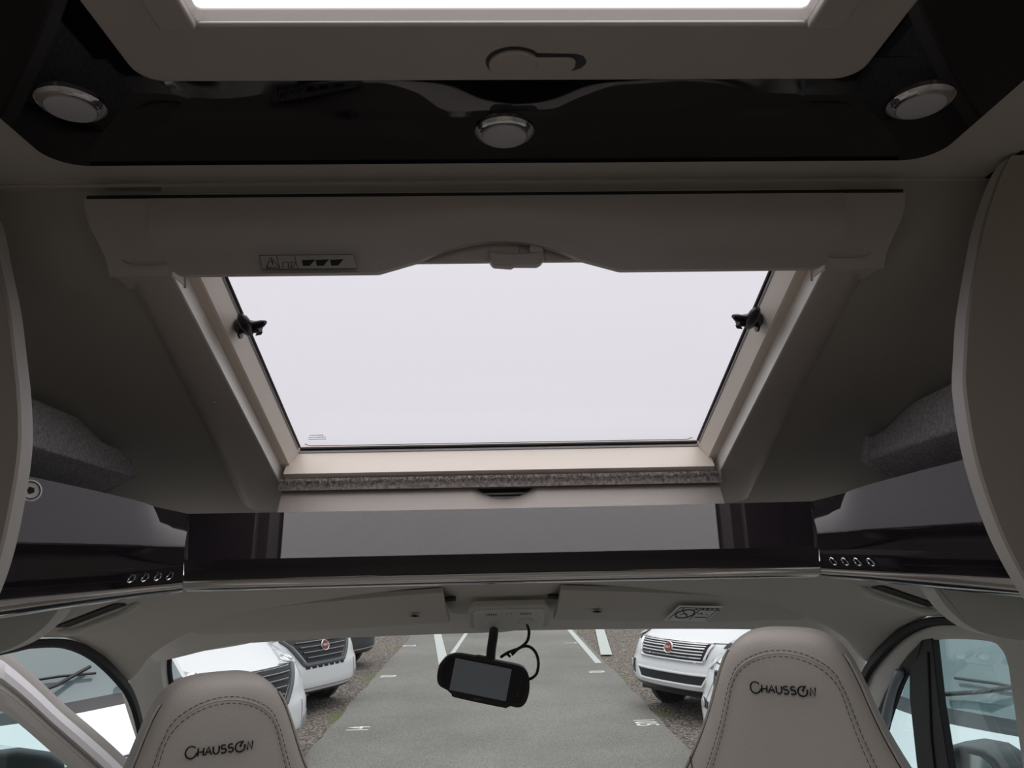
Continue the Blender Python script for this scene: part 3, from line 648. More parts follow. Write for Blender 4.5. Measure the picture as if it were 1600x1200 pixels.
# right door: frame between outer outline and glass outline, in the plane x=.872
GL = [(1.380, -.95), (1.378, -.30), (1.379, -.225), (1.392, -.200), (1.42, -.1885), (1.50, -.193), (1.60, -.205), (1.655, -.2200), (1.70, -.245), (1.755, -.283), (1.80, -.322), (1.845, -.365), (1.905, -.435), (1.97, -.55), (2.0, -.70)]
OU = [(1.345, -.95), (1.345, -.28), (1.352, -.19), (1.38, -.150), (1.43, -.147), (1.50, -.1505), (1.6031, -.163), (1.66, -.178), (1.7129, -.198), (1.77, -.226), (1.8272, -.258), (1.87, -.289), (1.94, -.365), (2.02, -.50), (2.055, -.70)]
g1 = smooth_path([(.874, y, z) for y, z in GL], 4); o1 = smooth_path([(.868, y, z) for y, z in OU], 4)
MB().grid([o1, [a.lerp(b, .4) + V((-.006, 0, 0)) for a, b in zip(o1, g1)], [a.lerp(b, .92) + V((-.003, 0, 0)) for a, b in zip(o1, g1)], g1, [p + V((.012, 0, 0)) for p in g1]]).build('window_frame', M['trim'], d2, solid=.004, off=0)
MB().prism([(.868, 1.35, -1.3), (.868, 2.0, -1.3), (.868, 2.0, -.72), (.868, 1.35, -.72)], (.04, 0, 0)).build('door_panel', M['trim'], d2, bevel=.01)
MB().prism([p + V((.008, 0, 0)) for p in g1], (.003, 0, 0)).build('door_glass', M['side_glass'], d2, smooth=False)
MB().prism([(.868, 1.648, -.213), (.868, 1.608, -.205), (.868, 1.612, -.33), (.868, 1.60, -.52), (.868, 1.59, -.75), (.868, 1.72, -.75), (.868, 1.728, -.47), (.868, 1.725, -.34), (.868, 1.712, -.283), (.868, 1.70, -.246)], (.016, 0, 0)).build('window_bar', M['rubber'], d2, bevel=.002)
MB().tube([(.8665, 1.628, -.235), (.8665, 1.655, -.40), (.8665, 1.66, -.6)], .0025, 6).build('bar_bead', M['darkp'], d2)
# black border of the quarter light with its glossy strip
q0 = [(.870, y, z) for y, z in ((1.645, -.216), (1.70, -.247), (1.755, -.285), (1.80, -.324), (1.845, -.367), (1.905, -.437), (1.97, -.55), (2.0, -.70))]
q1 = [(.872, y, z) for y, z in ((1.68, -.262), (1.705, -.278), (1.735, -.302), (1.775, -.345), (1.815, -.392), (1.855, -.450), (1.90, -.55), (1.93, -.70))]
MB().grid([smooth_path(q0, 4), smooth_path(q1, 4)]).build('quarter_light_border', M['rubber'], d2, solid=.008, off=0)
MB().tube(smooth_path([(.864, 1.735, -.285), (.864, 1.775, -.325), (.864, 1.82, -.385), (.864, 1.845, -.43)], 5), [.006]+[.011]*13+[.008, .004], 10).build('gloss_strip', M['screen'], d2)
mirr = MB().prism([(1.02, y, z) for y, z in ((1.93, -.500), (1.90, -.487), (1.82, -.462), (1.74, -.452), (1.70, -.458), (1.675, -.480), (1.67, -.54), (1.68, -.66), (1.93, -.68))], (.10, .06, 0)).build('mirror_housing', M['black'], d2, bevel=.010)
MB().prism([(1.016, y, z) for y, z in ((1.915, -.510), (1.89, -.498), (1.82, -.475), (1.745, -.466), (1.712, -.472), (1.692, -.492), (1.69, -.54), (1.70, -.64), (1.915, -.66))], (.003, .0018, 0)).build('mirror_glass', M['chrome'], d2, smooth=False)
# left door, standing open on its front hinge
d1 = struct('door_1', label='open left cab door', loc=(-.93, 2.0, -1.2))
seal(-1, d1)
ph = R(62); ds = V((-sin(ph), -cos(ph), 0)); dn = V((cos(ph), -sin(ph), 0))    # along the door; towards its inner face
dp = lambda s, z, h=0: V((-.93, 2.0, 0)) + ds*s + V((0, 0, z)) + dn*h
e0 = [(-.12, -.60), (-.018, -.487), (.05, -.418), (.114, -.3565), (.175, -.292), (.234, -.2347), (.262, -.216), (.34, -.200), (.50, -.195), (.60, -.20), (.68, -.26), (.70, -.6), (.70, -.95)]
e1 = [(-.04, -.66), (.02, -.565), (.09, -.4894), (.16, -.4177), (.19, -.388), (.214, -.3656), (.25, -.340), (.345, -.300), (.48, -.285), (.54, -.29), (.60, -.33), (.62, -.6), (.62, -.95)]
E0 = smooth_path([(a, b, 0) for a, b in e0], 4); E1 = smooth_path([(a, b, 0) for a, b in e1], 4)
def band(t0, t1, h0, h1, hm, nm, m):
    rows = [[], [], []]
    for a, b in zip(E0, E1):
        for r_, (t, h_) in enumerate(((t0, h0), ((t0+t1)/2, hm), (t1, h1))):
            q = a.lerp(b, t); rows[r_].append(dp(q.x, q.y, h_))
    return MB().grid(rows).build(nm, m, d1, solid=.004, off=0)
band(-.06, .13, -.010, .004, -.001, 'outer_seal', M['doort'])
band(.13, .42, .004, .016, .016, 'painted_edge', M['doorw'])
band(.42, .62, .016, .020, .006, 'frame_groove', M['doort'])
band(.62, 1.0, .020, .000, .018, 'window_frame', M['doort'])
MB().prism([dp(q.x, q.y, -.008) for q in E1] , dn*.003).build('door_glass', M['side_glass'], d1, smooth=False)
MB().prism([dp(0, -.70, -.02), dp(.7, -.70, -.02), dp(.7, -1.5, -.02), dp(0, -1.5, -.02)], dn*.05).build('door_panel', M['doort'], d1, bevel=.01)
MB().prism([dp(s, z, -.14) for s, z in ((.10, -.50), (.13, -.475), (.20, -.455), (.25, -.455), (.27, -.49), (.28, -.72), (.10, -.74))], dn*.05 ).build('mirror_housing', M['darkp'], d1, bevel=.012)
for sx in (-1, 1):       # B-pillar covers
    nm = 'trim_%d' % (8 if sx < 0 else 9)
    x0, x1 = sorted((sx*.845, sx*.872))
    if sx > 0: tag(MB().box((.850, 1.29, -1.3), (.873, 1.352, -.12)).build(nm, M['trim'], bevel=.006), kind='structure')

# ================================================================== SEATS
def make_seat(x, y, ztop, rz, lab, hw=1.0, lay=0, tx=0, tz=-.068):
    t = thing('cab_seat', lab, 'seat', (x, y, FLOOR+.1), rz, 'cab seats with embroidered headrests')
    Z0 = ztop - (FLOOR+.1)
    HW = [(0, .020, .016), (-.003, .042, .028), (-.010, .060, .040), (-.022, .0745, .049), (-.042, .0875, .055), (-.07, .0985, .058), (-.10, .1085, .060), (-.13, .120, .062), (-.16, .134, .064), (-.19, .150, .066), (-.23, .173, .068), (-.28, .198, .071), (-.36, .225, .075), (-.5, .245, .08), (-.75, .25, .085), (-.92, .245, .085)]
    def hwd(z):
        for (a, b, c1), (a2, b2, c2) in zip(HW, HW[1:]):
            if z >= a2: k_ = (z-a)/(a2-a); return (b+(b2-b)*k_)*hw, c1+(c2-c1)*k_
        return HW[-1][1]*hw, HW[-1][2]
    def surf(u, z, off=0):      # front face point, u in -1..1 across
        a, d = hwd(z); e = 4.2
        return V((u*a, -(d*(1-abs(u*.98)**e)**(1/e)) - .020*min(0, 0) - off + lay*z, z + Z0))
    rows = []
    N = 48
    for z, a, d in [(r_[0], r_[1]*hw, r_[2]) for r_ in HW]:
        r = []
        for k_ in range(N):
            th = 2*pi*k_/N; cx_, sy = cos(th), sin(th); e = 2/4.2
            px = a*math.copysign(abs(cx_)**e, cx_); py = d*math.copysign(abs(sy)**e, sy)
            r.append((px, py + lay*z, z+Z0))
        rows.append(r)
    b = MB().grid(rows, True); b.f.append(tuple(range(N-1, -1, -1)))
    b.build('backrest', M['seat'], t, sub=2)
    # cushion and pedestal
    MB().box((-.25, -.42, .22), (.25, .06, .38)).build('cushion', M['seat'], t, bevel=.05, seg=5)
    MB().box((-.18, -.25, 0), (.18, .10, .22)).build('pedestal', M['darkp'], t, bevel=.01)
    # dashed twin stitch lines and piping seams
    def path(u_top, z_top, zend, inner):
        pts = []
        us = []
        for k_ in range(60):
            s = k_/59
            pts.append(s)
        return pts
    A = []
    for k_ in range(41):                      # arc over the head, then down the flanks
        th = pi*k_/40; A.append((-.72*cos(th), -.034 - .061*(1-sin(th)**.6)))
    def flank(s_, z0, z1, n=46):
        out = []
        for k_ in range(n+1):
            z = z0 + (z1-z0)*k_/n; out.append((s_*(.72 + .0*(z)), z))
        return out
    line = flank(-1, -.46, -.097, 46) + A[1:-1] + flank(1, -.097, -.46, 46)
    for du, nm in ((0, 'stitch_line'), (.075, 'stitch_line')):
        mb = MB(); P = [surf(u*(1+du) , z + du*.11*(1 if abs(u) < .7 else 0), .0014) for u, z in line]
        # resample by length, dashes of 4 mm
        L = 0; on = True; cur = [P[0]]
        for p, q in zip(P, P[1:]):
            l = (q-p).length; n = max(1, int(l/.0012))
            for j in range(1, n+1):
                r = p.lerp(q, j/n); L += l/n
                if on: cur.append(r)
                if L > (.0046 if on else .0022):
                    if on and len(cur) > 1: mb.tube(cur, .00055, 4)
                    L = 0; on = not on; cur = [r]
        mb.build(nm, M['stitch'], t)
    mb = MB().tube([surf(u*1.037, z + .037*.11*(1 if abs(u) < .7 else 0), -.0006) for u, z in line], .0011, 5); mb.build('seam', M['seat'], t)
    for s_ in (-1, 1):
        P = [surf(s_*.985, -.03 - .43*k_/40, .0) for k_ in range(41)]
        MB().tube(P, .0016, 6).build('piping', M['seat'], t); MB().tube([p + V((-s_*.0028, -.0006, 0)) for p in P], .0008, 5).build('piping_shadow_seam', M['stitch'], t)
        P = [surf(s_*(.74 + .24*k_/12), -.235 + .055*(k_/12)**.7, .0004) for k_ in range(13)]
        MB().tube(P, .0009, 6).build('panel_seam', M['stitch'], t)
    # embroidered word built from strokes
    H = .0085; big = .0135
    def arcp(cx_, cz, rx, rz_, a0, a1, n=14): return [(cx_ + rx*cos(R(a0+(a1-a0)*k_/n)), cz + rz_*sin(R(a0+(a1-a0)*k_/n))) for k_ in range(n+1)]
    G = []
    G.append(arcp(.0075, .0062, .0075, .0078, 40, 340, 22) + [(.0175, .0055)])            # C joined to H bar
    G += [[(.0165, 0), (.0172, .0105)], [(.0240, 0), (.0245, .0100)], [(.0160, .0053), (.0240, .0053)]]
    G += [[(.0262, 0), (.0312, .0105), (.0355, 0)], [(.0282, .0038), (.0340, .0038)]]
    G += [[(.0378, .0102), (.0378, .004)] + arcp(.0418, .0040, .0040, .0040, 180, 360, 10) + [(.0458, .0102)]]
    for x0 in (.0485, .0585):
        G.append(arcp(x0+.0036, .0077, .0034, .0027, 40, 240, 9) + arcp(x0+.0036, .0027, .0036, .0029, 75, -150, 10))
    G.append(arcp(.0755, .0048, .0068, .0066, 62, 345, 20) + arcp(.0755, .0048, .0068, .0066, -15, 25, 4))
    G += [[(.0748, .0052), (.0800, .0125)], [(.0748, .0052), (.0775, .0060)]]
    G += [[(.0860, -.0005), (.0866, .0102), (.0925, -.0005), (.0932, .0108)]]
    mb = MB(); a0, _ = hwd(tz-.0)
    for g_ in G:
        pts = [surf((tx + (px-.0466)*.90)/hwd(tz + pz)[0], tz + (pz-.005)*.95, .0028) for px, pz in g_]
        mb.tube(pts, .00105, 6)
    mb.build('embroidered_word', M['ink'], t)
    return t
make_seat(.408, 1.165, -.128, R(-28), 'greige leather cab seat on the right, its headrest higher and nearer the middle window edge', hw=1.0, tx=-.003, tz=-.077)
make_seat(-.415, 1.175, -.172, R(28), 'greige leather cab seat on the left, its headrest standing lower in the windscreen', hw=1.0, tx=-.004, tz=-.090)

# ================================================================== OUTSIDE: GROUND, ROAD, MARKINGS
def ground_mat(name, gravel):
    m = bpy.data.materials.new(name); m.use_nodes = True; n = m.node_tree; b = n.nodes['Principled BSDF']; b.inputs['Roughness'].default_value = .9
    b.inputs['Specular IOR Level'].default_value = .2
    t = n.nodes.new('ShaderNodeTexCoord')
    big = n.nodes.new('ShaderNodeTexNoise'); big.inputs['Scale'].default_value = .55; big.inputs['Detail'].default_value = 5
    sm = n.nodes.new('ShaderNodeTexNoise'); sm.inputs['Scale'].default_value = 55 if not gravel else 22; sm.inputs['Detail'].default_value = 3
    r = n.nodes.new('ShaderNodeValToRGB'); e = r.color_ramp.elements
    mx = n.nodes.new('ShaderNodeMixRGB'); mx.blend_type = 'MULTIPLY'; mx.inputs[0].default_value = 1
    for q in (big, sm): n.links.new(t.outputs['Object'], q.inputs['Vector'])
    if gravel:
        vo = n.nodes.new('ShaderNodeTexVoronoi'); vo.inputs['Scale'].default_value = 26; n.links.new(t.outputs['Object'], vo.inputs['Vector'])
        rv = n.nodes.new('ShaderNodeValToRGB'); ev = rv.color_ramp.elements
        ev[0].position = .15; ev[0].color = (.37, .33, .29, 1); ev[1].position = .75; ev[1].color = (.11, .098, .088, 1)
        n.links.new(vo.outputs['Distance'], rv.inputs[0])
        vc = n.nodes.new('ShaderNodeSeparateColor'); n.links.new(vo.outputs['Color'], vc.inputs[0])
        e[0].position = 0; e[0].color = (.45, .45, .45, 1); e[1].position = 1; e[1].color = (1.25, 1.22, 1.2, 1)
        n.links.new(vc.outputs[0], r.inputs[0]); n.links.new(rv.outputs[0], mx.inputs[1]); n.links.new(r.outputs[0], mx.inputs[2])
        # moss patches near the kerb
        ms = n.nodes.new('ShaderNodeTexNoise'); ms.inputs['Scale'].default_value = .9; ms.inputs['Detail'].default_value = 6; n.links.new(t.outputs['Object'], ms.inputs['Vector'])
        sx_ = n.nodes.new('ShaderNodeSeparateXYZ'); n.links.new(t.outputs['Object'], sx_.inputs[0])
        ab = n.nodes.new('ShaderNodeMath'); ab.operation = 'ABSOLUTE'; n.links.new(sx_.outputs[0], ab.inputs[0])
        mr = n.nodes.new('ShaderNodeMapRange'); mr.inputs[1].default_value = 2.1; mr.inputs[2].default_value = 3.2; mr.inputs[3].default_value = .17; mr.inputs[4].default_value = -.25; n.links.new(ab.outputs[0], mr.inputs[0])
        ad = n.nodes.new('ShaderNodeMath'); n.links.new(ms.outputs[0], ad.inputs[0]); n.links.new(mr.outputs[0], ad.inputs[1])
        rm = n.nodes.new('ShaderNodeValToRGB'); rm.color_ramp.elements[0].position = .62; rm.color_ramp.elements[1].position = .76; n.links.new(ad.outputs[0], rm.inputs[0])
        m2 = n.nodes.new('ShaderNodeMixRGB'); m2.inputs[2].default_value = (.13, .17, .055, 1); n.links.new(rm.outputs[0], m2.inputs[0]); n.links.new(mx.outputs[0], m2.inputs[1])
        n.links.new(m2.outputs[0], b.inputs['Base Color'])
        bp_ = n.nodes.new('ShaderNodeBump'); bp_.inputs['Strength'].default_value = .8; bp_.inputs['Distance'].default_value = .03; bp_.invert = True
        n.links.new(vo.outputs['Distance'], bp_.inputs['Height']); n.links.new(bp_.outputs[0], b.inputs['Normal'])
    else:
        e[0].position = .3; e[0].color = (.182, .182, .168, 1); e[1].position = .7; e[1].color = (.262, .255, .238, 1)
        n.links.new(big.outputs[0], r.inputs[0])
        r2_ = n.nodes.new('ShaderNodeValToRGB'); r2_.color_ramp.elements[0].position = .3; r2_.color_ramp.elements[0].color = (.62, .62, .62, 1); r2_.color_ramp.elements[1].position = .7; r2_.color_ramp.elements[1].color = (1.25, 1.25, 1.25, 1)
        n.links.new(sm.outputs[0], r2_.inputs[0]); n.links.new(r.outputs[0], mx.inputs[1]); n.links.new(r2_.outputs[0], mx.inputs[2]); n.links.new(mx.outputs[0], b.inputs['Base Color'])
    return m
gm, rm_ = ground_mat('gravel', True), ground_mat('tarmac', False)
tag(mesh('ground', [(-60, -30, GROUND-.02), (60, -30, GROUND-.02), (60, 120, GROUND-.02), (-60, 120, GROUND-.02)], [(0,1,2,3)], gm, smooth=False), 'brown gravel lot beside the road', kind='structure')
random.seed(3)
el = [(-2.22 + random.uniform(-.03, .03), y) for y in [i*.5-6 for i in range(130)]]; er = [(2.20 + random.uniform(-.03, .03), y) for y in [i*.5-6 for i in range(130)]]
tag(MB().grid([[(x, y, GROUND+.01) for x, y in el], [(x, y, GROUND+.01) for x, y in er]]).build('road', rm_, smooth=False, solid=.05, off=1), 'grey tarmac lane between the parked vans', kind='structure')
zr = GROUND + .013
def strip(name, a, b, wd, lab, grp=None):
    a, b = V((*a, zr)), V((*b, zr)); d = (b-a).normalized(); n = V((-d.y, d.x, 0))*wd/2
    return tag(MB().prism([a-n, b-n, b+n, a+n], (0, 0, .003)).build(name, M['roadpaint'], smooth=False), lab, 'road marking', grp)
strip('painted_line', (-1.52, 21.6), (-1.02, 16.2), .20, 'wide pale painted line rising behind the left end of the mirror monitor', 'painted lines on the tarmac')
strip('painted_line', (-.74, 22.0), (-.94, 17.6), .10, 'thin pale painted line slanting away just left of the mirror stem', 'painted lines on the tarmac')
strip('painted_line', (2.06, 22.0), (2.04, 15.9), .13, 'pale painted line along the right road edge beside the moss', 'painted lines on the tarmac')
strip('painted_line', (2.90, 22.0), (2.36, 17.0), .24, 'wide pale painted line crossing the gravel at right of the road', 'painted lines on the tarmac')
for (x, y, s, txt, lab, rot) in ((-1.80, 10.85, .42, '14', 'white painted bay number on the left lane edge, nearest one', 90), (-1.95, 14.95, .42, '10', 'white painted bay number on the left lane edge, middle one', 90), (-2.02, 19.3, .45, '12', 'white painted bay number on the left lane edge, farthest one', 90),
                            (1.95, 10.75, .42, '105', 'white painted bay number on the right lane edge, nearest one', -90), (1.85, 14.9, .42, '10', 'white painted bay number on the right lane edge, middle one', -90), (1.78, 19.1, .45, '7', 'white painted bay number on the right lane edge, farthest one', -90)):
    o = text('bay_number', txt, s, Matrix.Translation((x, y, zr)) @ Matrix.Rotation(R(rot), 4, 'Z') @ Matrix.Diagonal((.62, 1.0, 1, 1)), M['rail'], None, .002)
    tag(o, lab, 'road marking', 'bay numbers painted on the lane')

# ================================================================== PARKED VANS
TAB = [(.10,.23,.90,.22), (.03,.28,.95,.27), (.0,.36,1.0,.30), (.0,.50,1.02,.31), (.005,.62,1.02,.31), (.03,.72,1.005,.32), (.05,.85,1.0,.33), (.085,.98,.985,.34), (.13,1.07,.97,.36), (.24,1.13,.955,.37), (.55,1.25,.93,.31), (.86,1.36,.93,.22), (1.20,1.70,.90,.18), (1.58,2.05,.86,.14), (1.62,2.12,.90,.14), (1.75,2.45,1.0,.14), (2.1,2.72,1.05,.12), (2.6,2.80,1.07,.10)]
VK = 1.0
def vs_(v):
    v = max(0, min(len(TAB)-1.0001, v)); i = int(v); t = v-i
    q = [a+(b-a)*t for a, b in zip(TAB[i], TAB[i+1])]
    q[1] = .72 + (min(q[1], 1.13)-.72)*VK + max(0, q[1]-1.13); return q
def S(u, v, off=0):
    y, z, w_, c_ = vs_(v); p = V((u*w_, y + c_*abs(u)**3, z))
    if off:
        e = .02; a, b = S(u+e, v), S(u-e, v); c1, d = S(u, min(v+e, len(TAB)-1.01)), S(u, v-e)
        n = (a-b).cross(c1-d).normalized(); n = n if n.y < 0 or (n.z > 0 and v > 8) else -n
        p = p + n*off
    return p
def patch(q, name, m, parent, off=.008, nu=10, nv=5, th=.01, **k):   # q = 4 (u,v) corners: bl, br, tr, tl
    rows = []
    for j in range(nv+1):
        t = j/nv; l = V(q[0]).lerp(V(q[3]), t); r = V(q[1]).lerp(V(q[2]), t)
        rows.append([S(l.x+(r.x-l.x)*i/nu, l.y+(r.y-l.y)*i/nu, off) for i in range(nu+1)])
    return MB().grid(rows).build(name, m, parent, solid=th, off=0, **k)
def wheel(x, y, parent):
    w_ = MB().disc((x, y, .34), (1, 0, 0), .34, [(.6, -.09), (.95, -.11), (1, -.07), (1, .07), (.95, .11), (.6, .09)], 36).build('wheel', M['tyre'], parent)
    MB().disc((x, y, .34), (1, 0, 0), .2, [(1, -.115), (1, .115), (.6, .095), (.1, .095)], 24).build('hub', M['chrome'], w_)
def make_van(loc, rz, lab, kind, dark=False):
    global VK
    VK = {'slots': .92, 'chrome': .76, 'bars': .85}[kind]
    t = thing('motorhome', lab, 'motorhome', (*loc, GROUND), rz + 1e-6, 'white motorhomes parked along the lane')
    N = 28; us = [-1+2*i/N for i in range(N+1)]
    rows = []
    for v in [i*.5 for i in range(2*len(TAB)-1)]:
        r = [S(u, v) for u in us]; l0, l1 = r[0].copy(), r[-1].copy(); y2 = max(2.6, l0.y+.02)
        rows.append([V((l0.x, y2, l0.z))] + r + [V((l1.x, y2, l1.z))])
    lowv, body = [], MB()
    mats = [M['white'], M['vglass'], M['darkp']]; fm = []
    n = len(rows[0])
    for i in range(len(rows)-1):
        v = i*.5
        for j in range(n-1):
            k_ = 0
            if 11 <= v < 13 and 1 < j < n-3: k_ = 1
            if v < (5 if dark else 1) or 10.5 <= v < 11 and 1 < j < n-3: k_ = 2
            fm.append(k_)
    body.grid(rows); body.build('cab_body', M['white'], t, mats=mats, fm=fm, angle=50)
    MB().box((-1.1, 2.45, .40), (1.1, 6.6, 2.85)).build('living_body', M['white'], t, bevel=.06)
    MB().box((-1.0, .45, .22), (1.0, 6.3, .42)).build('underbody', M['darkp'], t, smooth=False)
    for x in (-.86, .86):
        wheel(x, .95, t); wheel(x, 4.9, t)
        MB().disc((x*1.0, .95, .36), (1 if x > 0 else -1, 0, 0), .42, [(1, .0), (1, .085), (.9, .09)], 30).build('wheel_arch', M['darkp'], t)
    lip = patch([(-.93, 8.15), (.93, 8.15), (.92, 8.3), (-.92, 8.3)], 'bonnet_gap', M['darkp'], t, off=.002, nu=24, nv=1, th=.006)
    for s_ in (-1, 1):
        # wipers and mirrors
        P = [S(-.55 + (0 if s_ < 0 else .75), 11.15, .03), S(-.30 + (0 if s_ < 0 else .75), 11.25, .05), S(.02 + (0 if s_ < 0 else .75), 11.5, .04)]
        wp = MB().tube(P, .014, 6).build('wiper', M['black'], t)
        P = [S(-.52 + (0 if s_ < 0 else .75), 11.42, .03), S(.05 + (0 if s_ < 0 else .75), 11.38, .03)] 
        MB().tube([P[0], P[0].lerp(P[1], .5)+V((0,-.01,.01)), P[1]], .010, 6).build('wiper_blade', M['black'], wp)
        MB().box((min(s_*1.04, s_*1.26), 1.50, 1.45), (max(s_*1.04, s_*1.26), 1.62, 1.85)).build('door_mirror', M['black'], t, bevel=.05)
    if kind == 'slots':
        patch([(-.34, 4.75), (.34, 4.75), (.66, 8.02), (-.66, 8.02)], 'grille', M['grill'], t, off=.006, nu=16, nv=10, th=.012)
        fr_ = [(-.40, 4.62), (.40, 4.62), (.72, 8.1), (-.72, 8.1)]
        for a, b in ((0, 1), (1, 2), (3, 0)):
            A_, B_ = V(fr_[a]), V(fr_[b]); MB().tube([S(*A_.lerp(B_, k_/14), .004) for k_ in range(15)], .034, 8).build('grille_surround', M['barp'], t)
        for v, wd in ((5.4, .36), (6.0, .42), (6.6, .47), (7.2, .53)):
            patch([(-wd, v), (wd, v), (wd+.01, v+.12), (-wd-.01, v+.12)], 'grille_slat', M['darkp'], t, off=.022, nu=14, nv=1, th=.02)
            MB().tube([S(u, v+.13, .034) for u in [-wd+2*wd*i/12 for i in range(13)]], .006, 5).build('chrome_bead', M['grey'], t)
        for k_ in range(7):
            u = -.36 + .12*k_; patch([(u-.04, 4.0), (u+.04, 4.0), (u+.04, 4.55), (u-.04, 4.55)], 'bumper_slot', M['ink'], t, off=.004, nu=2, nv=2, th=.004)
        for s_ in (-1, 1):
            h_ = patch([(s_*.46, 8.45), (s_*1.0, 7.7), (s_*1.0, 10.2), (s_*.70, 9.4)], 'headlight', M['lamp'], t, off=.008, nu=8, nv=6, th=.014)
            for du in (.66, .84): MB().disc(S(s_*du, 8.8, .018), (S(s_*du, 8.8, .1)-S(s_*du, 8.8)), .065, [(1, 0), (.9, .01), (.6, -.004), (.3, .006)], 20).build('lamp_reflector', M['chrome'], h_)
            MB().tube([S(s_*.67, 7.9 + .0*k_, .008) if k_ == 0 else S(s_*(.67+.07*k_/6), 7.9+1.3*k_/6, .010) for k_ in range(7)], .010, 6).build('headlight_gasket', M['darkp'], t)
            patch([(s_*.80, 1.6), (s_*.97, 1.6), (s_*.97, 2.9), (s_*.80, 2.6)], 'fog_lamp_recess', M['grey'], t, off=.005, nu=4, nv=4, th=.006)
            MB().tube([S(s_*.74, 1+.3*k_, .003) for k_ in range(12)], .005, 5).build('bumper_joint', M['grey'], t)
        patch([(-.72, 1.55), (.72, 1.55), (.72, 1.8), (-.72, 1.8)], 'lower_vent', M['grey'], t, off=.006, nu=14, nv=1, th=.01)
        ev = 6.65
    elif kind == 'chrome':
        patch([(-.56, 5.55), (.56, 5.55), (.66, 8.0), (-.66, 8.0)], 'grille', M['grill'], t, off=.004, nu=16, nv=8, th=.012)
        q = [(-.58, 5.45), (.58, 5.45), (.68, 8.05), (-.68, 8.05), (-.58, 5.45)]
        pts = []
        for a, b in zip(q, q[1:]): pts += [S(*V(a).lerp(V(b), k_/10), .012) for k_ in range(10)]
        MB().tube(pts + [pts[0]], .022, 8).build('chrome_surround', M['chrome'], t)
        for k_ in range(6):
            v = 5.85 + .38*k_; wd = .55 + .012*k_
            sl = patch([(-wd, v), (wd, v), (wd, v+.14), (-wd, v+.14)], 'grille_slat', M['chrome'], t, off=.022, nu=16, nv=1, th=.022)
        patch([(-.55, 2.3), (.55, 2.3), (.62, 3.5), (-.62, 3.5)], 'lower_intake', M['grill'], t, off=.004, nu=14, nv=3, th=.01)
        q = [(-.57, 2.2), (.57, 2.2), (.65, 3.6), (-.65, 3.6), (-.57, 2.2)]; pts = []
        for a, b in zip(q, q[1:]): pts += [S(*V(a).lerp(V(b), k_/10), .010) for k_ in range(10)]
        MB().tube(pts + [pts[0]], .016, 8).build('intake_surround', M['white'], t)
        for s_ in (-1, 1):
            r_ = patch([(s_*.80, 2.4), (s_*.94, 2.6), (s_*.95, 4.3), (s_*.78, 4.4)], 'fog_lamp_recess', M['black'], t, off=.006, nu=5, nv=5, th=.010)
            MB().disc(S(s_*.87, 3.7, .016), (S(s_*.87, 3.7, .1)-S(s_*.87, 3.7)), .06, [(1, 0), (.9, .012), (.0, .014)], 20).build('fog_lamp', M['lamp'], r_)
            h_ = patch([(s_*.80, 7.4), (s_*.99, 7.7), (s_*.97, 9.4), (s_*.86, 9.0)], 'headlight', M['black'], t, off=.008, nu=6, nv=6, th=.014)
            MB().disc(S(s_*.90, 8.3, .02), (S(s_*.9, 8.3, .1)-S(s_*.9, 8.3)), .06, [(1, 0), (.9, .012), (.0, .014)], 20).build('lamp_reflector', M['lamp'], h_)
        patch([(-.9, .3), (.9, .3), (.93, 1.3), (-.93, 1.3)], 'lower_lip', M['black'], t, off=.004, nu=20, nv=2, th=.02)
        ev = 6.85
    else:
        patch([(-.50, 2.3), (.50, 2.3), (.68, 7.1), (-.68, 7.1)], 'grille', M['grill'], t, off=.004, nu=16, nv=12, th=.012)
        q = [(-.50, 2.2), (.50, 2.2), (.70, 7.2), (-.70, 7.2), (-.50, 2.2)]; pts = []
        for a, b in zip(q, q[1:]): pts += [S(*V(a).lerp(V(b), k_/10), .008) for k_ in range(10)]
        MB().tube(pts + [pts[0]], .024, 8).build('grille_surround', M['darkp'], t)
        for k_ in range(6):
            v = 2.8 + .72*k_; wd = .48 + .03*k_
            patch([(-wd, v), (wd, v), (wd+.01, v+.26), (-wd-.01, v+.26)], 'grille_slat', M['darkp'], t, off=.024, nu=16, nv=1, th=.02)
            MB().tube([S(u, v+.28, .036) for u in [-wd+2*wd*i/12 for i in range(13)]], .007, 5).build('chrome_bead', M['chrome'], t)
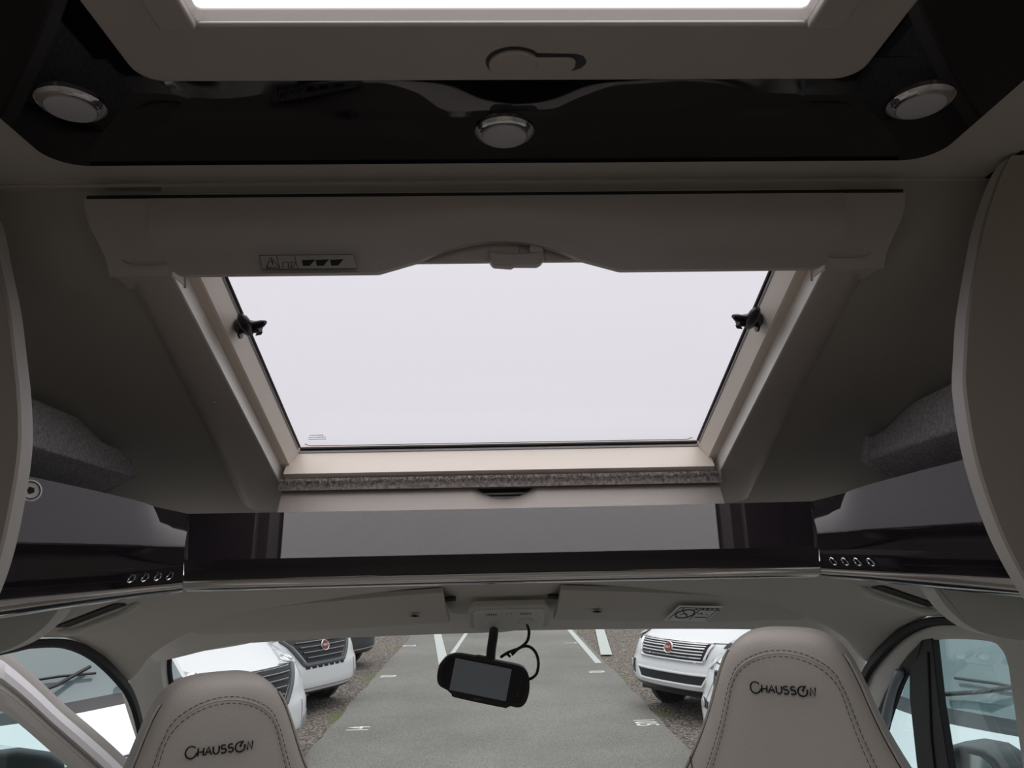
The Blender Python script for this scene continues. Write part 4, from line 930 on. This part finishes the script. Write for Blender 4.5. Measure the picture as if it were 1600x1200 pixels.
        for s_ in (-1, 1):
            h_ = patch([(s_*.76, 7.1), (s_*.92, 7.4), (s_*.99, 9.2), (s_*.90, 9.0)], 'headlight', M['lamp'], t, off=.008, nu=6, nv=6, th=.014)
            MB().disc(S(s_*.85, 7.85, .022), (S(s_*.85, 7.85, .1)-S(s_*.85, 7.85)), .065, [(1, 0), (.9, .012), (.75, .004), (.0, .010)], 20).build('lamp_reflector', M['lamp'], h_)
            r_ = patch([(s_*.78, 3.5), (s_*.94, 3.6), (s_*.90, 4.5), (s_*.76, 4.2)], 'fog_lamp_recess', M['darkp'], t, off=.006, nu=4, nv=4, th=.008)
            MB().disc(S(s_*.86, 3.95, .014), (S(s_*.86, 3.95, .1)-S(s_*.86, 3.95)), .05, [(1, 0), (.9, .012), (.0, .014)], 20).build('fog_lamp', M['lamp'], r_)
            MB().tube([S(s_*(.72 + .02*k_), 6.3 - .28*k_ if k_ < 6 else 4.9-.1*k_, .001) for k_ in range(9)], .004, 5).build('bumper_crease', M['grey'], t)
        ev = 7.6
    c_ = S(0, ev, .03); nrm = S(0, ev, .1) - S(0, ev)
    em = MB().disc(c_, nrm, .082, [(1, -.03), (1, .006), (.92, .014), (.82, .010), (.0, .010)], 32).build('badge', M['chrome'], t)
    MB().disc(c_, nrm, .064, [(1, .006), (1, .013), (0, .015)], 32).build('badge_centre', M['red'], em)
    zx = nrm.normalized(); xx = V((1, 0, 0)); yy = zx.cross(xx)
    tx_ = text('badge_word', 'FIAT', .046, frame_mtx(c_ + zx*.016, xx, yy if yy.z > 0 else -yy), M['rail'], None, .001)
    tx_.parent = em
    return t
make_van((-2.51, 12.12), R(59.5), 'white motorhome on the left with black grille and round red badge, behind the nearest one', 'slots')
make_van((-2.49, 8.70), R(60), 'white motorhome just right of the left headrest, showing bonnet, headlight and bumper corner', 'slots')
make_van((-2.75, 15.9), R(60), 'dark nosed motorhome farthest back on the left, only bumper and wheel in view', 'slots', dark=True)
make_van((-2.15, 5.55), R(60), 'white motorhome filling the left door window, wipers and bonnet in view', 'slots')
make_van((2.34, 11.0), R(-58), 'white motorhome on the right with chrome bar grille and round red badge', 'chrome')
make_van((2.57, 7.92), R(-56), 'white motorhome left of the right headrest with dark slatted grille', 'bars')
make_van((2.30, 4.1), R(-57), 'white motorhome filling the right door window, windscreen and wipers in view', 'bars')
